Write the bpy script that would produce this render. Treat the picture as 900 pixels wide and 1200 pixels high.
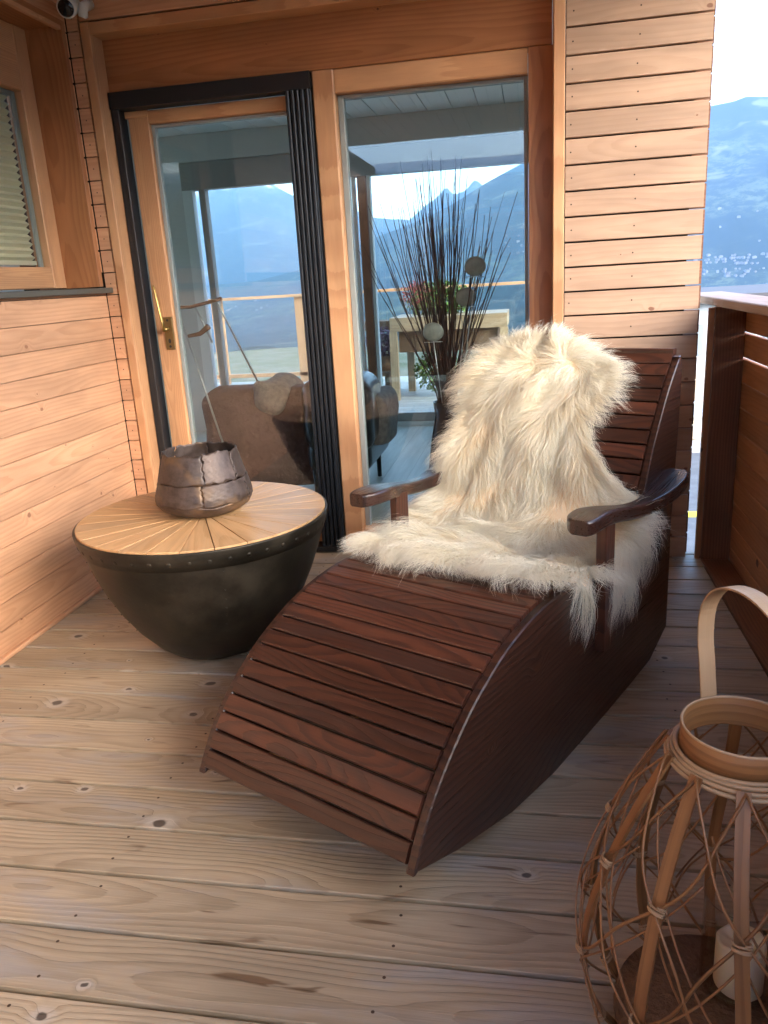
import bpy, bmesh, math, random
import numpy as np
from mathutils import Matrix, Vector
PI = math.pi
random.seed(7); rng = np.random.default_rng(11)
R = math.radians
sc = bpy.context.scene
for o in list(bpy.data.objects): bpy.data.objects.remove(o)

# ------------------------------------------------------------------ camera
EYE = 1.25
YAW, PITCH, ROLL, FPX = 1.94762945e-01, 2.86456350e-01, -5.93129686e-02, 923.0154
def cam_axes():
    ca, sa = math.cos(YAW), math.sin(YAW)
    f = np.array([-sa, ca, 0.]); r = np.array([ca, sa, 0.]); u = np.array([0, 0, 1.])
    f2 = f*math.cos(PITCH) - u*math.sin(PITCH); u2 = u*math.cos(PITCH) + f*math.sin(PITCH)
    r3 = r*math.cos(ROLL) + u2*math.sin(ROLL); u3 = -r*math.sin(ROLL) + u2*math.cos(ROLL)
    return r3, u3, f2
CR, CU, CF = cam_axes()
cd = bpy.data.cameras.new('camera'); cam = bpy.data.objects.new('camera', cd); sc.collection.objects.link(cam)
cam.matrix_world = Matrix(((CR[0], CU[0], -CF[0], 0), (CR[1], CU[1], -CF[1], 0), (CR[2], CU[2], -CF[2], EYE), (0, 0, 0, 1)))
cd.sensor_fit = 'VERTICAL'; cd.sensor_height = 36; cd.lens = FPX/1200*36
cd.clip_start = .03; cd.clip_end = 40000
sc.camera = cam

# ------------------------------------------------------------------ light
SUN_EL, SUN_AZ = R(24), R(128)           # azimuth from +Y towards +X
w = bpy.data.worlds.new('World'); sc.world = w; w.use_nodes = True
nt = w.node_tree; sky = nt.nodes.new('ShaderNodeTexSky'); sky.sky_type = 'NISHITA'; sky.sun_disc = False
sky.sun_elevation = SUN_EL; sky.sun_rotation = SUN_AZ; sky.altitude = 900; sky.dust_density = 2.5; sky.air_density = 1.0
bg = nt.nodes['Background']; bg.inputs[1].default_value = .15
nt.links.new(sky.outputs[0], bg.inputs[0])
sd = bpy.data.lights.new('sun', 'SUN'); sd.energy = 0.5; sd.angle = R(48); sd.color = (1, .87, .70)
sun = bpy.data.objects.new('sun', sd); sc.collection.objects.link(sun)
dv = Vector((math.sin(SUN_AZ)*math.cos(SUN_EL), math.cos(SUN_AZ)*math.cos(SUN_EL), math.sin(SUN_EL)))
sun.rotation_euler = dv.to_track_quat('Z', 'Y').to_euler(); sun.location = dv*20
sc.view_settings.view_transform = 'Standard'; sc.view_settings.look = 'None'; sc.view_settings.gamma = 1
sc.view_settings.exposure = 3.55

sc.cycles.max_bounces = 8; sc.cycles.diffuse_bounces = 4; sc.cycles.transparent_max_bounces = 16
sc.cycles.volume_bounces = 0; sc.cycles.caustics_reflective = False; sc.cycles.caustics_refractive = False
sc.cycles.sample_clamp_indirect = 4

# ------------------------------------------------------------------ node helper
class NT:
    def __init__(s, name):
        s.m = bpy.data.materials.new(name); s.m.use_nodes = True; s.t = s.m.node_tree
        s.p = s.t.nodes['Principled BSDF']; s.out = s.t.nodes['Material Output']
    def n(s, typ, **k):
        o = s.t.nodes.new('ShaderNode'+typ)
        for a, b in k.items(): setattr(o, a, b)
        return o
    def set(s, sock, v):
        if hasattr(v, 'is_linked'): s.t.links.new(v, sock)
        else:
            if isinstance(v, (tuple, list)) and len(v) == 3 and len(sock.default_value) == 4: v = (*v, 1)
            sock.default_value = v
    def math(s, op, a, b=0., c=0., clamp=False):
        o = s.n('Math', operation=op, use_clamp=clamp)
        for i, v in enumerate((a, b, c)): s.set(o.inputs[i], v)
        return o.outputs[0]
    def vmul(s, a, b, op='MULTIPLY'):
        o = s.n('VectorMath', operation=op); s.set(o.inputs[0], a); s.set(o.inputs[1], b); return o.outputs[0]
    def noise(s, v, scale=1, detail=3, rough=.55, dist=0):
        o = s.n('TexNoise'); s.set(o.inputs['Vector'], v); s.set(o.inputs['Scale'], scale)
        s.set(o.inputs['Detail'], detail); s.set(o.inputs['Roughness'], rough); s.set(o.inputs['Distortion'], dist); return o.outputs[0]
    def ramp(s, f, a, b, c=0., d=1., smooth=True):
        o = s.n('MapRange', interpolation_type='SMOOTHSTEP' if smooth else 'LINEAR'); s.set(o.inputs[0], f)
        for i, v in zip((1, 2, 3, 4), (a, b, c, d)): s.set(o.inputs[i], v)
        return o.outputs[0]
    def mix(s, f, a, b, blend='MIX'):
        o = s.n('Mix', data_type='RGBA', blend_type=blend); s.set(o.inputs[0], f); s.set(o.inputs[6], a); s.set(o.inputs[7], b); return o.outputs[2]
    def attr(s, name): return s.n('Attribute', attribute_name=name)
    def pin(s, **k):
        for a, v in k.items(): s.set(s.p.inputs[a.replace('_', ' ')], v)
    def bump(s, h, strength=.3, dist=.002):
        o = s.n('Bump'); s.set(o.inputs['Strength'], strength); s.set(o.inputs['Distance'], dist); s.set(o.inputs['Height'], h)
        s.t.links.new(o.outputs[0], s.p.inputs['Normal'])
    def comb(s, x, y, z):
        o = s.n('CombineXYZ'); s.set(o.inputs[0], x); s.set(o.inputs[1], y); s.set(o.inputs[2], z); return o.outputs[0]

def wood(name, c1, c2, ck, freq=55, knot=.25, var=.16, rough=.55, cath=.03, fib=.35, ringk=.7, bump=.25, patch=None, coat=0, ksize=1., halo=None, streak=None):
    N = NT(name)
    g = N.attr('gco').outputs['Vector']; r = N.attr('rnd').outputs['Fac']
    sh = N.comb(N.math('MULTIPLY', r, 37.3), N.math('MULTIPLY', r, 91.7), N.math('MULTIPLY', r, 13.1))
    v = N.vmul(g, sh, 'ADD')
    sp = N.n('SeparateXYZ'); N.set(sp.inputs[0], g); x, y, z = sp.outputs
    # knots
    v2 = N.vmul(v, (4.2, 5.2, 5.2))
    wv = N.vmul(v2, N.vmul(N.noise(v, 30, 2), (.07, .07, .07)), 'ADD')
    vo = N.n('TexVoronoi', voronoi_dimensions='2D'); N.set(vo.inputs['Vector'], wv); vo.inputs['Scale'].default_value = 1
    d = vo.outputs['Distance']; vc = N.n('SeparateColor'); N.set(vc.inputs[0], vo.outputs['Color'])
    on = N.math('LESS_THAN', vc.outputs[0], knot)
    rad = N.math('MULTIPLY', N.ramp(N.math('POWER', vc.outputs[1], 1.6), 0, 1, .018, .085, False), ksize)
    km = N.math('MULTIPLY', on, N.ramp(d, N.math('MULTIPLY', rad, .7), N.math('MULTIPLY', rad, 1.15), 1, 0))
    kh = N.math('MULTIPLY', on, N.ramp(d, 0, N.math('MULTIPLY', rad, 4.5), 1, 0))
    # rings
    low = N.noise(N.vmul(v, (.9, 3, 3)), 1, 2)
    lowx = N.noise(N.vmul(v, (1.3, .01, .01)), 1, 1)
    y0 = N.math('MULTIPLY', N.math('SUBTRACT', N.math('FRACT', N.math('MULTIPLY', r, 7.77)), .5), .14)
    yy = N.math('ADD', N.math('SUBTRACT', y, y0), N.math('MULTIPLY', low, cath*.6))
    zz = N.math('MULTIPLY', N.math('SUBTRACT', lowx, .25), cath*4)
    rd = N.math('SQRT', N.math('ADD', N.math('MULTIPLY', yy, yy), N.math('MULTIPLY', zz, zz)))
    ph = N.math('ADD', N.math('MULTIPLY', rd, freq), N.math('MULTIPLY', kh, 1.7))
    ph = N.math('ADD', ph, N.math('MULTIPLY', N.noise(N.vmul(v, (5, 60, 60)), 1, 2), .5))
    fr = N.math('FRACT', ph)
    ring = N.ramp(fr, .25, .86, 0, 1)
    ring = N.math('MULTIPLY', ring, N.ramp(fr, .93, 1.0, 1, 0))
    fibre = N.noise(N.vmul(v, (5, 260, 260)), 1, 3, .6)
    f = N.math('ADD', N.math('MULTIPLY', ring, ringk), N.math('MULTIPLY', N.math('SUBTRACT', fibre, .5), fib), clamp=True)
    col = N.mix(f, c1, c2)
    tone = N.math('ADD', 1-var, N.math('MULTIPLY', N.math('FRACT', N.math('MULTIPLY', r, 53.1)), 2*var))
    blot = N.ramp(N.noise(N.vmul(v, (2.2, 9, 9)), 1, 3), .3, .72, .86, 1.12)
    col = N.mix(1, col, N.comb(*(3*[N.math('MULTIPLY', tone, blot)])), 'MULTIPLY')
    if patch:
        pm = N.ramp(N.noise(N.vmul(v, (1.6, 7, 7)), 1, 4, .6), .5, .68)
        col = N.mix(N.math('MULTIPLY', pm, patch[1]), col, patch[0])
    if streak:
        sm = N.ramp(N.noise(N.vmul(v, (4.2, 30, 30)), 1, 3, .5, .6), .66, .74)
        col = N.mix(N.math('MULTIPLY', sm, streak[1]), col, streak[0])
    if halo is not None:
        col = N.mix(N.math('MULTIPLY', N.ramp(kh, .25, .8), .55), col, halo)
    col = N.mix(N.math('MULTIPLY', km, .9), col, ck)
    N.pin(Base_Color=col, Roughness=N.ramp(fibre, .2, .8, rough-.08, rough+.1))
    if coat: N.pin(Coat_Weight=coat, Coat_Roughness=.25)
    N.bump(N.math('ADD', N.math('MULTIPLY', ring, .6), N.math('MULTIPLY', fibre, .6)), bump, .0012)
    return N.m

def plain(name, col, rough=.5, metal=0, bumps=None, var=.0, col2=None, nscale=8, nlo=.35, nhi=.65, emit=None, **kw):
    N = NT(name); tc = N.n('TexCoord').outputs['Object']
    c = col
    if col2 is not None: c = N.mix(N.ramp(N.noise(tc, nscale, 5, .6), nlo, nhi), col, col2)
    N.pin(Base_Color=c, Roughness=rough, Metallic=metal, **kw)
    if bumps: N.bump(N.noise(tc, bumps[0], 4), bumps[1], bumps[2])
    return N.m

M = {}
M['larch'] = wood('larch_cladding', (.64, .36, .205), (.50, .245, .12), (.30, .13, .065), freq=70, knot=.46, var=.09, ringk=.42, fib=.5, rough=.55, cath=.035, bump=.2, ksize=.7)
M['larch_post'] = wood('larch_post', (.60, .33, .165), (.46, .215, .095), (.2, .07, .03), freq=150, knot=.08, var=.06, ringk=.55, fib=.4, rough=.5, cath=.02, ksize=.7)
M['glulam'] = wood('brown_glulam', (.42, .18, .07), (.29, .105, .038), (.12, .04, .02), freq=60, knot=.12, var=.08, ringk=.5, fib=.4, rough=.45, cath=.05, ksize=.7)
M['panel'] = wood('pale_panel_larch', (.47, .305, .20), (.38, .23, .14), (.20, .085, .045), freq=60, knot=.5, var=.07, ringk=.35, fib=.4, rough=.6, cath=.04, ksize=.75)
M['rail'] = wood('rail_boards', (.46, .22, .10), (.34, .145, .06), (.07, .025, .015), freq=60, knot=.25, var=.14, ringk=.4, fib=.4, rough=.5)
M['railpost'] = wood('rail_post_wood', (.24, .105, .05), (.14, .056, .026), (.03, .01, .01), freq=90, knot=.05, var=.1, ringk=.6, fib=.5, rough=.45)
M['handrail'] = wood('handrail_wood', (.36, .24, .17), (.27, .17, .115), (.16, .08, .05), freq=60, knot=.1, var=.05, ringk=.4, fib=.5, rough=.55)
M['deck'] = wood('weathered_deck', (.42, .335, .225), (.25, .188, .115), (.06, .045, .035), freq=85, knot=.36, var=.13, ringk=.45, fib=1.1, rough=.46, cath=.05, bump=.8, patch=((.33, .31, .285), .7), ksize=.95, halo=(.50, .45, .38), streak=((.12, .07, .035), .85))
M['chaise'] = wood('stained_chaise_wood', (.078, .026, .014), (.020, .009, .007), (.012, .008, .006), freq=95, knot=.16, var=.45, ringk=.6, fib=1.1, rough=.36, cath=.07, bump=.35, patch=((.045, .022, .016), .7), coat=.15)
M['chaise_side'] = wood('stained_side_wood', (.050, .020, .012), (.015, .007, .006), (.07, .026, .012), freq=60, knot=.3, var=.1, ringk=.8, fib=.5, rough=.33, cath=.12, bump=.35, coat=.15)
M['chaise_arm'] = wood('stained_arm_wood', (.042, .018, .013), (.016, .008, .007), (.012, .005, .004), freq=55, knot=.05, var=.08, ringk=.8, fib=.6, rough=.30, cath=.05, bump=.3, coat=.2)
M['table_top'] = wood('table_top_wood', (.60, .36, .17), (.46, .25, .105), (.2, .09, .04), freq=60, knot=.06, var=.12, ringk=.5, fib=.5, rough=.42, patch=((.48, .33, .20), .4))
M['cane'] = wood('cane_slat', (.26, .125, .046), (.15, .063, .022), (.08, .03, .015), freq=70, knot=.05, var=.16, ringk=.5, fib=.8, rough=.45)
M['splint'] = wood('pale_splint', (.42, .285, .165), (.31, .20, .11), (.3, .17, .09), freq=50, knot=.03, var=.08, ringk=.4, fib=.5, rough=.5)
M['planter'] = wood('planter_wood', (.50, .36, .22), (.40, .27, .15), (.2, .12, .07), freq=60, knot=.1, var=.15)
M['black'] = plain('dark_metal_frame', (.012, .013, .015), .45, 0, (300, .15, .0005))
M['black2'] = plain('screen_rib_metal', (.016, .019, .024), .38, .2)
M['sillm'] = plain('sill_metal', (.13, .12, .095), .45, .3)
M['darkgap'] = plain('backing_felt', (.008, .006, .005), .9)
M['nail'] = plain('screw_head', (.06, .035, .02), .5, .3)
M['brass'] = plain('aged_brass', (.45, .30, .10), .32, .9)
M['darkbrass'] = plain('dark_brass_plate', (.22, .15, .06), .4, .8)
M['whitepl'] = plain('white_plastic', (.62, .62, .60), .35)
M['lens'] = plain('black_glass_face', (.006, .006, .008), .12)
M['gasket'] = plain('grey_gasket', (.30, .33, .32), .5)
M['palewall'] = plain('pale_plaster', (.62, .61, .56), .8)
M['whiteceil'] = plain('white_ceiling_paint', (.80, .80, .75), .6)
M['greytrim'] = plain('grey_trim', (.36, .34, .31), .6)
M['leather'] = plain('black_leather', (.010, .010, .011), .28, 0, (60, .3, .004))
M['throw'] = plain('mauve_throw', (.12, .06, .055), .85, 0, (14, .9, .03), col2=(.08, .04, .038), nscale=6)
M['greyfleece'] = plain('grey_fleece', (.30, .25, .22), .95, 0, (120, .9, .01), col2=(.20, .17, .15), nscale=30)
M['twig'] = plain('dark_twig', (.035, .018, .014), .5, col2=(.075, .032, .024), nscale=20)
M['ceramic'] = plain('grey_ceramic', (.30, .31, .27), .45, 0, (60, .3, .002), col2=(.22, .23, .20), nscale=25)
M['vase'] = plain('dark_vase_glaze', (.03, .025, .03), .25)
M['candle'] = plain('cream_wax', (.82, .74, .55), .45, Subsurface_Weight=.3, Subsurface_Radius=(.02, .012, .006))
M['wick'] = plain('wick', (.03, .025, .02), .9)
M['rod'] = plain('stand_rod_metal', (.5, .5, .48), .35, .6)
M['green'] = plain('leaf_green', (.055, .13, .02), .55, col2=(.12, .20, .035), nscale=30)
M['redleaf'] = plain('red_flower', (.30, .05, .06), .6)
M['heather'] = plain('heather_purple', (.27, .17, .26), .7, col2=(.12, .08, .10), nscale=90)
M['greenpot'] = plain('green_pot', (.02, .26, .15), .4)
M['basket'] = plain('brown_basket', (.15, .085, .045), .7, 0, (80, .8, .01))
M['asphalt'] = plain('asphalt', (.10, .105, .11), .85, 0, (40, .3, .01), col2=(.14, .145, .15), nscale=3)
M['yellow'] = plain('yellow_paint', (.75, .60, .04), .6)
M['render'] = plain('white_render', (.72, .70, .66), .8)
M['beige'] = plain('beige_door', (.55, .43, .30), .6)
M['roofdark'] = plain('slate_roof', (.10, .09, .09), .7)
M['housewall'] = plain('village_render', (.17, .17, .165), .8)
M['houseroof'] = plain('village_roof', (.10, .08, .07), .8)

def mat_glass(name, tint=(.93, .965, .95), f0=.075, rough=0.0):
    N = NT(name); tr = N.n('BsdfTransparent'); gl = N.n('BsdfGlossy'); mx = N.n('MixShader'); fr = N.n('LayerWeight')
    N.set(tr.inputs[0], tint); N.set(gl.inputs['Roughness'], rough); fr.inputs[0].default_value = .5
    N.t.links.new(N.math('ADD', f0, N.math('MULTIPLY', N.math('POWER', fr.outputs['Facing'], 5.), .8), clamp=True), mx.inputs[0]); N.t.links.new(tr.outputs[0], mx.inputs[1]); N.t.links.new(gl.outputs[0], mx.inputs[2])
    N.t.links.new(mx.outputs[0], N.out.inputs[0]); return N.m
M['glass'] = mat_glass('window_glass')
M['thinglass'] = mat_glass('lantern_glass', (.95, .95, .94), .035, .02)

def mat_bowl():
    N = NT('dark_patina_metal'); tc = N.n('TexCoord').outputs['Object']
    n = N.noise(tc, 6, 6, .65); c = N.mix(N.ramp(n, .35, .7), (.020, .017, .012), (.060, .049, .034))
    sp = N.ramp(N.noise(tc, 160, 2), .74, .78)
    c = N.mix(N.math('MULTIPLY', sp, .5), c, (.25, .2, .12))
    N.pin(Base_Color=c, Metallic=.55, Roughness=N.ramp(n, .3, .7, .36, .55)); N.bump(N.noise(tc, 18, 4), .25, .004); return N.m
M['bowl'] = mat_bowl()
def mat_iron():
    N = NT('beaten_iron'); tc = N.n('TexCoord').outputs['Object']; r = N.attr('rnd').outputs['Fac']
    n = N.noise(tc, 22, 6, .7); c = N.mix(N.ramp(n, .35, .68), (.050, .034, .027), (.105, .078, .066))
    c = N.mix(N.ramp(N.noise(tc, 9, 3), .55, .7), c, (.16, .10, .055))
    t = N.math('ADD', .75, N.math('MULTIPLY', r, .5)); c = N.mix(1, c, N.comb(t, t, t), 'MULTIPLY')
    N.pin(Base_Color=c, Metallic=.35, Roughness=N.ramp(n, .3, .7, .38, .6)); N.bump(N.noise(N.vmul(tc, (20, 20, 120)), 1, 3), .35, .002); return N.m
M['iron'] = mat_iron()
def mat_wool():
    N = NT('cream_wool'); t = N.attr('tt').outputs['Fac']; r = N.attr('rnd').outputs['Fac']
    tc = N.n('TexCoord').outputs['Object']
    a = N.mix(N.ramp(N.noise(tc, 7, 3), .35, .65), (.93, .82, .60), (.96, .91, .76))
    c = N.mix(t, a, (.98, .94, .80)); tn = N.math('ADD', .86, N.math('MULTIPLY', r, .18)); c = N.mix(1, c, N.comb(tn, tn, tn), 'MULTIPLY')
    df = N.n('BsdfDiffuse'); tl = N.n('BsdfTranslucent'); gl = N.n('BsdfGlossy'); N.set(gl.inputs['Roughness'], .45); N.set(gl.inputs[0], (.9, .85, .75))
    N.set(df.inputs[0], c); N.set(tl.inputs[0], c); m1 = N.n('MixShader'); m1.inputs[0].default_value = .38
    N.t.links.new(df.outputs[0], m1.inputs[1]); N.t.links.new(tl.outputs[0], m1.inputs[2])
    m2 = N.n('MixShader'); m2.inputs[0].default_value = .02; N.t.links.new(m1.outputs[0], m2.inputs[1]); N.t.links.new(gl.outputs[0], m2.inputs[2])
    N.t.links.new(m2.outputs[0], N.out.inputs[0]); return N.m
M['wool'] = mat_wool()
M['hide'] = plain('hide', (.80, .62, .40), .9)
def mat_blind():
    N = NT('pleated_blind_fabric'); N.pin(Base_Color=(.70, .65, .48, 1), Roughness=.9); return N.m
M['blind'] = mat_blind()
def mat_roomfloor():
    N = NT('pale_room_planks'); tc = N.n('TexCoord').outputs['Object']
    n = N.noise(N.vmul(tc, (22, 1.5, 1)), 1, 4, .6); c = N.mix(N.ramp(n, .3, .7), (.38, .37, .31), (.52, .51, .44))
    sp = N.n('SeparateXYZ'); N.set(sp.inputs[0], tc); fx = N.math('FRACT', N.math('MULTIPLY', sp.outputs[0], 6.2))
    c = N.mix(N.ramp(fx, 0, .03, 1, 0), c, (.15, .14, .12)); N.pin(Base_Color=c, Roughness=.35); return N.m
M['roomfloor'] = mat_roomfloor()

# ------------------------------------------------------------------ mesh builder with grain coordinates
class MB:
    def __init__(s): s.v = []; s.f = []; s.g = []; s.r = []; s.m = []; s.sm = []
    def add(s, V, F, G=None, rnd=None, mi=0, smooth=False):
        b = len(s.v); V = np.asarray(V, float); G = V if G is None else np.asarray(G, float)
        rnd = rng.random() if rnd is None else rnd
        s.v.extend(V.tolist()); s.g.extend(G.tolist()); s.r.extend([rnd]*len(V))
        for f in F: s.f.append([i+b for i in f]); s.m.append(mi); s.sm.append(smooth)
    def board(s, c, ax, ay, L, Wd, T, ch=.0025, rnd=None, mi=0, cut=None):
        """box centred at c: length L along ax, width Wd along ay, thickness T along az; long edges chamfered"""
        ax = np.array(ax, float); ax /= np.linalg.norm(ax); ay = np.array(ay, float); ay /= np.linalg.norm(ay); az = np.cross(ax, ay)
        h, t = Wd/2, T/2; ch = min(ch, h*.45, t*.45)
        sec = [(-h, -t+ch), (-h+ch, -t), (h-ch, -t), (h, -t+ch), (h, t-ch), (h-ch, t), (-h+ch, t), (-h, t-ch)]
        V = []; G = []
        for xx in (-L/2, L/2):
            for (yy, zz) in sec: V.append(np.array(c)+ax*xx+ay*yy+az*zz); G.append((xx, yy, zz))
        F = [list(range(7, -1, -1)), list(range(8, 16))] + [[i, (i+1) % 8, 8+(i+1) % 8, 8+i] for i in range(8)]
        s.add(V, F, G, rnd, mi)
    def box(s, lo, hi, axis=0, ch=.002, rnd=None, mi=0):
        """box from lo to hi, grain along the axis number"""
        lo = np.array(lo, float); hi = np.array(hi, float); c = (lo+hi)/2; d = hi-lo; I = np.eye(3)
        a = axis; b, k = [q for q in range(3) if q != a]
        if d[k] > d[b]: b, k = k, b
        s.board(c, I[a], I[b], d[a], d[b], d[k], ch, rnd, mi)
    def prism(s, pts, O, ex, ey, T, ch=.003, rnd=None, mi=0):
        """2-D outline pts (x, y) in the frame O, ex, ey, extruded by T along ez = ex x ey, rims chamfered"""
        O, ex, ey = (np.array(q, float) for q in (O, ex, ey)); ez = np.cross(ex, ey)
        P = np.array(pts, float); n = len(P)
        area = sum(P[i][0]*P[(i+1) % n][1]-P[(i+1) % n][0]*P[i][1] for i in range(n))
        if area < 0: P = P[::-1].copy()
        e1 = P-np.roll(P, 1, 0); e2 = np.roll(P, -1, 0)-P
        n1 = np.c_[-e1[:, 1], e1[:, 0]]; n2 = np.c_[-e2[:, 1], e2[:, 0]]
        n1 /= np.linalg.norm(n1, axis=1)[:, None]+1e-9; n2 /= np.linalg.norm(n2, axis=1)[:, None]+1e-9
        nn = n1+n2; nn /= np.linalg.norm(nn, axis=1)[:, None]+1e-9
        Q = P+nn*ch
        V = []; G = []
        for pp, zz in ((Q, 0), (P, ch), (P, T-ch), (Q, T)):
            for p in pp: V.append(O+ex*p[0]+ey*p[1]+ez*zz); G.append((p[0], p[1], zz))
        F = [list(range(n-1, -1, -1)), list(range(3*n, 4*n))]
        for k in range(3): F += [[k*n+i, k*n+(i+1) % n, (k+1)*n+(i+1) % n, (k+1)*n+i] for i in range(n)]
        s.add(V, F, G, rnd, mi)
    def tube(s, pts, rad, n=6, rnd=None, mi=0, flat=1., cap=True):
        P = np.array(pts, float); m = len(P); rad = np.broadcast_to(rad, (m,))
        T = np.gradient(P, axis=0); T /= np.linalg.norm(T, axis=1)[:, None]+1e-9
        up = np.array([0, 0, 1.]) if abs(T[0][2]) < .9 else np.array([1., 0, 0]); V = []; G = []; L = 0
        a = np.cross(up, T[0]); a /= np.linalg.norm(a)
        for i in range(m):
            a = a-T[i]*(a@T[i]); a /= np.linalg.norm(a)+1e-9; b = np.cross(T[i], a)
            if i: L += np.linalg.norm(P[i]-P[i-1])
            for k in range(n):
                t = 2*PI*k/n; V.append(P[i]+(a*math.cos(t)+b*math.sin(t)*flat)*rad[i]); G.append((L, rad[i]*math.cos(t), rad[i]*math.sin(t)))
        F = [[i*n+k, i*n+(k+1) % n, (i+1)*n+(k+1) % n, (i+1)*n+k] for i in range(m-1) for k in range(n)]
        if cap: F += [list(range(n-1, -1, -1)), list(range((m-1)*n, m*n))]
        s.add(V, F, G, rnd, mi, True)
    def ribbon(s, pts, wid, thick, nor, rnd=None, mi=0):
        """flat strip following pts; nor = face normal per point"""
        P = np.array(pts, float); N_ = np.array(nor, float); T = np.gradient(P, axis=0); T /= np.linalg.norm(T, axis=1)[:, None]
        S = np.cross(T, N_); S /= np.linalg.norm(S, axis=1)[:, None]; N_ = np.cross(S, T); V = []; G = []; L = 0; m = len(P); wid = np.broadcast_to(wid, (m,))
        for i in range(m):
            if i: L += np.linalg.norm(P[i]-P[i-1])
            for a, b in ((-1, -1), (1, -1), (1, 1), (-1, 1)):
                V.append(P[i]+S[i]*a*wid[i]/2+N_[i]*b*thick/2); G.append((L, a*wid[i]/2, b*thick/2))
        F = [[i*4+k, i*4+(k+1) % 4, (i+1)*4+(k+1) % 4, (i+1)*4+k] for i in range(m-1) for k in range(4)]
        F += [[3, 2, 1, 0], [(m-1)*4+k for k in range(4)]]
        s.add(V, F, G, rnd, mi)
    def lathe(s, prof, c, n=48, mi=0, rnd=None, fn=None, smooth=True):
        V = []; c = np.array(c, float)
        for j, (r_, z_) in enumerate(prof):
            for k in range(n):
                t = 2*PI*k/n; rr, zz = (r_, z_) if fn is None else fn(r_, z_, t, j)
                V.append(c+np.array([rr*math.cos(t), rr*math.sin(t), zz]))
        F = [[j*n+k, j*n+(k+1) % n, (j+1)*n+(k+1) % n, (j+1)*n+k] for j in range(len(prof)-1) for k in range(n)]
        s.add(V, F, None, rnd, mi, smooth)
    def build(s, name, mats, parent=None, org=None):
        if not isinstance(mats, (list, tuple)): mats = [mats]
        me = bpy.data.meshes.new(name); V = np.array(s.v)
        if org is None:
            org = np.zeros(3)
            if parent is not None:
                p = parent
                while p.parent: p = p.parent
                org = np.array(p.location)
        me.from_pydata((V-org).tolist(), [], s.f)
        a = me.attributes.new('gco', 'FLOAT_VECTOR', 'POINT'); a.data.foreach_set('vector', np.array(s.g, dtype=np.float32).ravel())
        a = me.attributes.new('rnd', 'FLOAT', 'POINT'); a.data.foreach_set('value', np.array(s.r, dtype=np.float32))
        for m_ in mats: me.materials.append(m_)
        me.polygons.foreach_set('material_index', s.m); me.polygons.foreach_set('use_smooth', s.sm); me.update()
        o = bpy.data.objects.new(name, me); sc.collection.objects.link(o)
        if parent is not None: o.parent = parent
        else: o.location = org
        return o

def thing(name, label, cat, loc=(0, 0, 0), group=None):
    o = bpy.data.objects.new(name, None); sc.collection.objects.link(o); o.location = loc; o.empty_display_size = .1
    return tag(o, label, cat, group)
def tag(o, label, cat, group=None):
    o['label'] = label; o['category'] = cat
    if group: o['group'] = group
    return o
def struct(o): o['kind'] = 'structure'; return o
def V3(*a): return np.array(a, float)

def ray(x, y):
    d = CR*(x-450)/FPX - CU*(y-600)/FPX + CF
    return d
# ================================================================== terrain, far things
def interp(xs, ys, x): return np.interp(x, xs, ys)
def horizon(x): return 328-.0594*(x-450)
def table(pts):   # (photo x, pixels above the horizon) -> azimuth, tan(elevation)
    A = []; E = []
    for x, h in pts:
        d = ray(x, horizon(x)-h); A.append(math.atan2(d[0], d[1])); E.append(d[2]/math.hypot(d[0], d[1]))
    return np.array(A), np.array(E)
FARR = table([(0, 112), (150, 118), (241, 119), (262, 122), (285, 128), (300, 124), (318, 120), (342, 105), (375, 95), (410, 86), (425, 80), (440, 74), (480, 68), (500, 84), (512, 92), (523, 104), (532, 94), (545, 98), (557, 111), (568, 101), (590, 90), (700, 95), (900, 100)])
NEAR = table([(0, 10), (241, 6), (300, 8), (350, 18), (410, 38), (437, 50), (470, 60), (503, 72), (530, 84), (570, 107), (618, 130), (660, 146), (700, 158), (760, 172), (833, 182), (860, 186), (875, 191), (900, 189), (1000, 200)])
def wrap_profile(tab, az, back):
    A, E = tab; e = np.interp(az, A, E)
    # blend to a constant away from the view
    f = np.clip((np.abs(az-(-.18))-.75)/.5, 0, 1); return e*(1-f)+back*f
def fbm(x, y, seed, oct=5):
    r_ = np.random.default_rng(seed); t = 0; a = 1; f = 1; s_ = 0
    for _ in range(oct):
        for _k in range(3):
            th = r_.random()*6.28; p = r_.random()*6.28
            t = t+a*np.sin((x*math.cos(th)+y*math.sin(th))*f+p+1.3*np.sin((x*math.sin(th)-y*math.cos(th))*f*.7+p*2))/3
        s_ += a; a *= .52; f *= 2.03
    return t/s_
az = np.concatenate([np.linspace(-PI, -.95, 60)[:-1], np.linspace(-.95, .55, 420)[:-1], np.linspace(.55, PI, 60)])
rr = np.concatenate([np.linspace(60, 600, 14)[:-1], np.linspace(600, 2600, 30)[:-1], np.linspace(2600, 6600, 120)[:-1], np.linspace(6600, 12500, 60)])
AZ, RR = np.meshgrid(az, rr, indexing='ij')
TX, TY = RR*np.sin(AZ), RR*np.cos(AZ)
en = wrap_profile(NEAR, AZ, .12); ef = wrap_profile(FARR, AZ, .13)
RN, RF = 6000., 11500.
hn = EYE+en*RN; hf = EYE+ef*RF
base = -5-np.clip((RR-60)/2400, 0, 1)**.8*300
k1 = np.clip((RR-2900)/(RN-2900), 0, 1); z1 = base+(hn-base)*(k1**1.15)
k1b = np.clip((RR-RN)/1200, 0, 1); z1 = np.where(RR > RN, hn-k1b*500, z1)
k2 = np.clip((RR-7600)/(RF-7600), 0, 1); z2 = -200+(hf+200)*(k2**1.1); z2 = np.where(RR > RF, hf-(RR-RF)*.5, z2)
TZ = np.maximum(z1, z2)
rough = fbm(TX/420, TY/420, 5, 6); relief = fbm(TX/1300, TY/1300, 9, 3)
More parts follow.
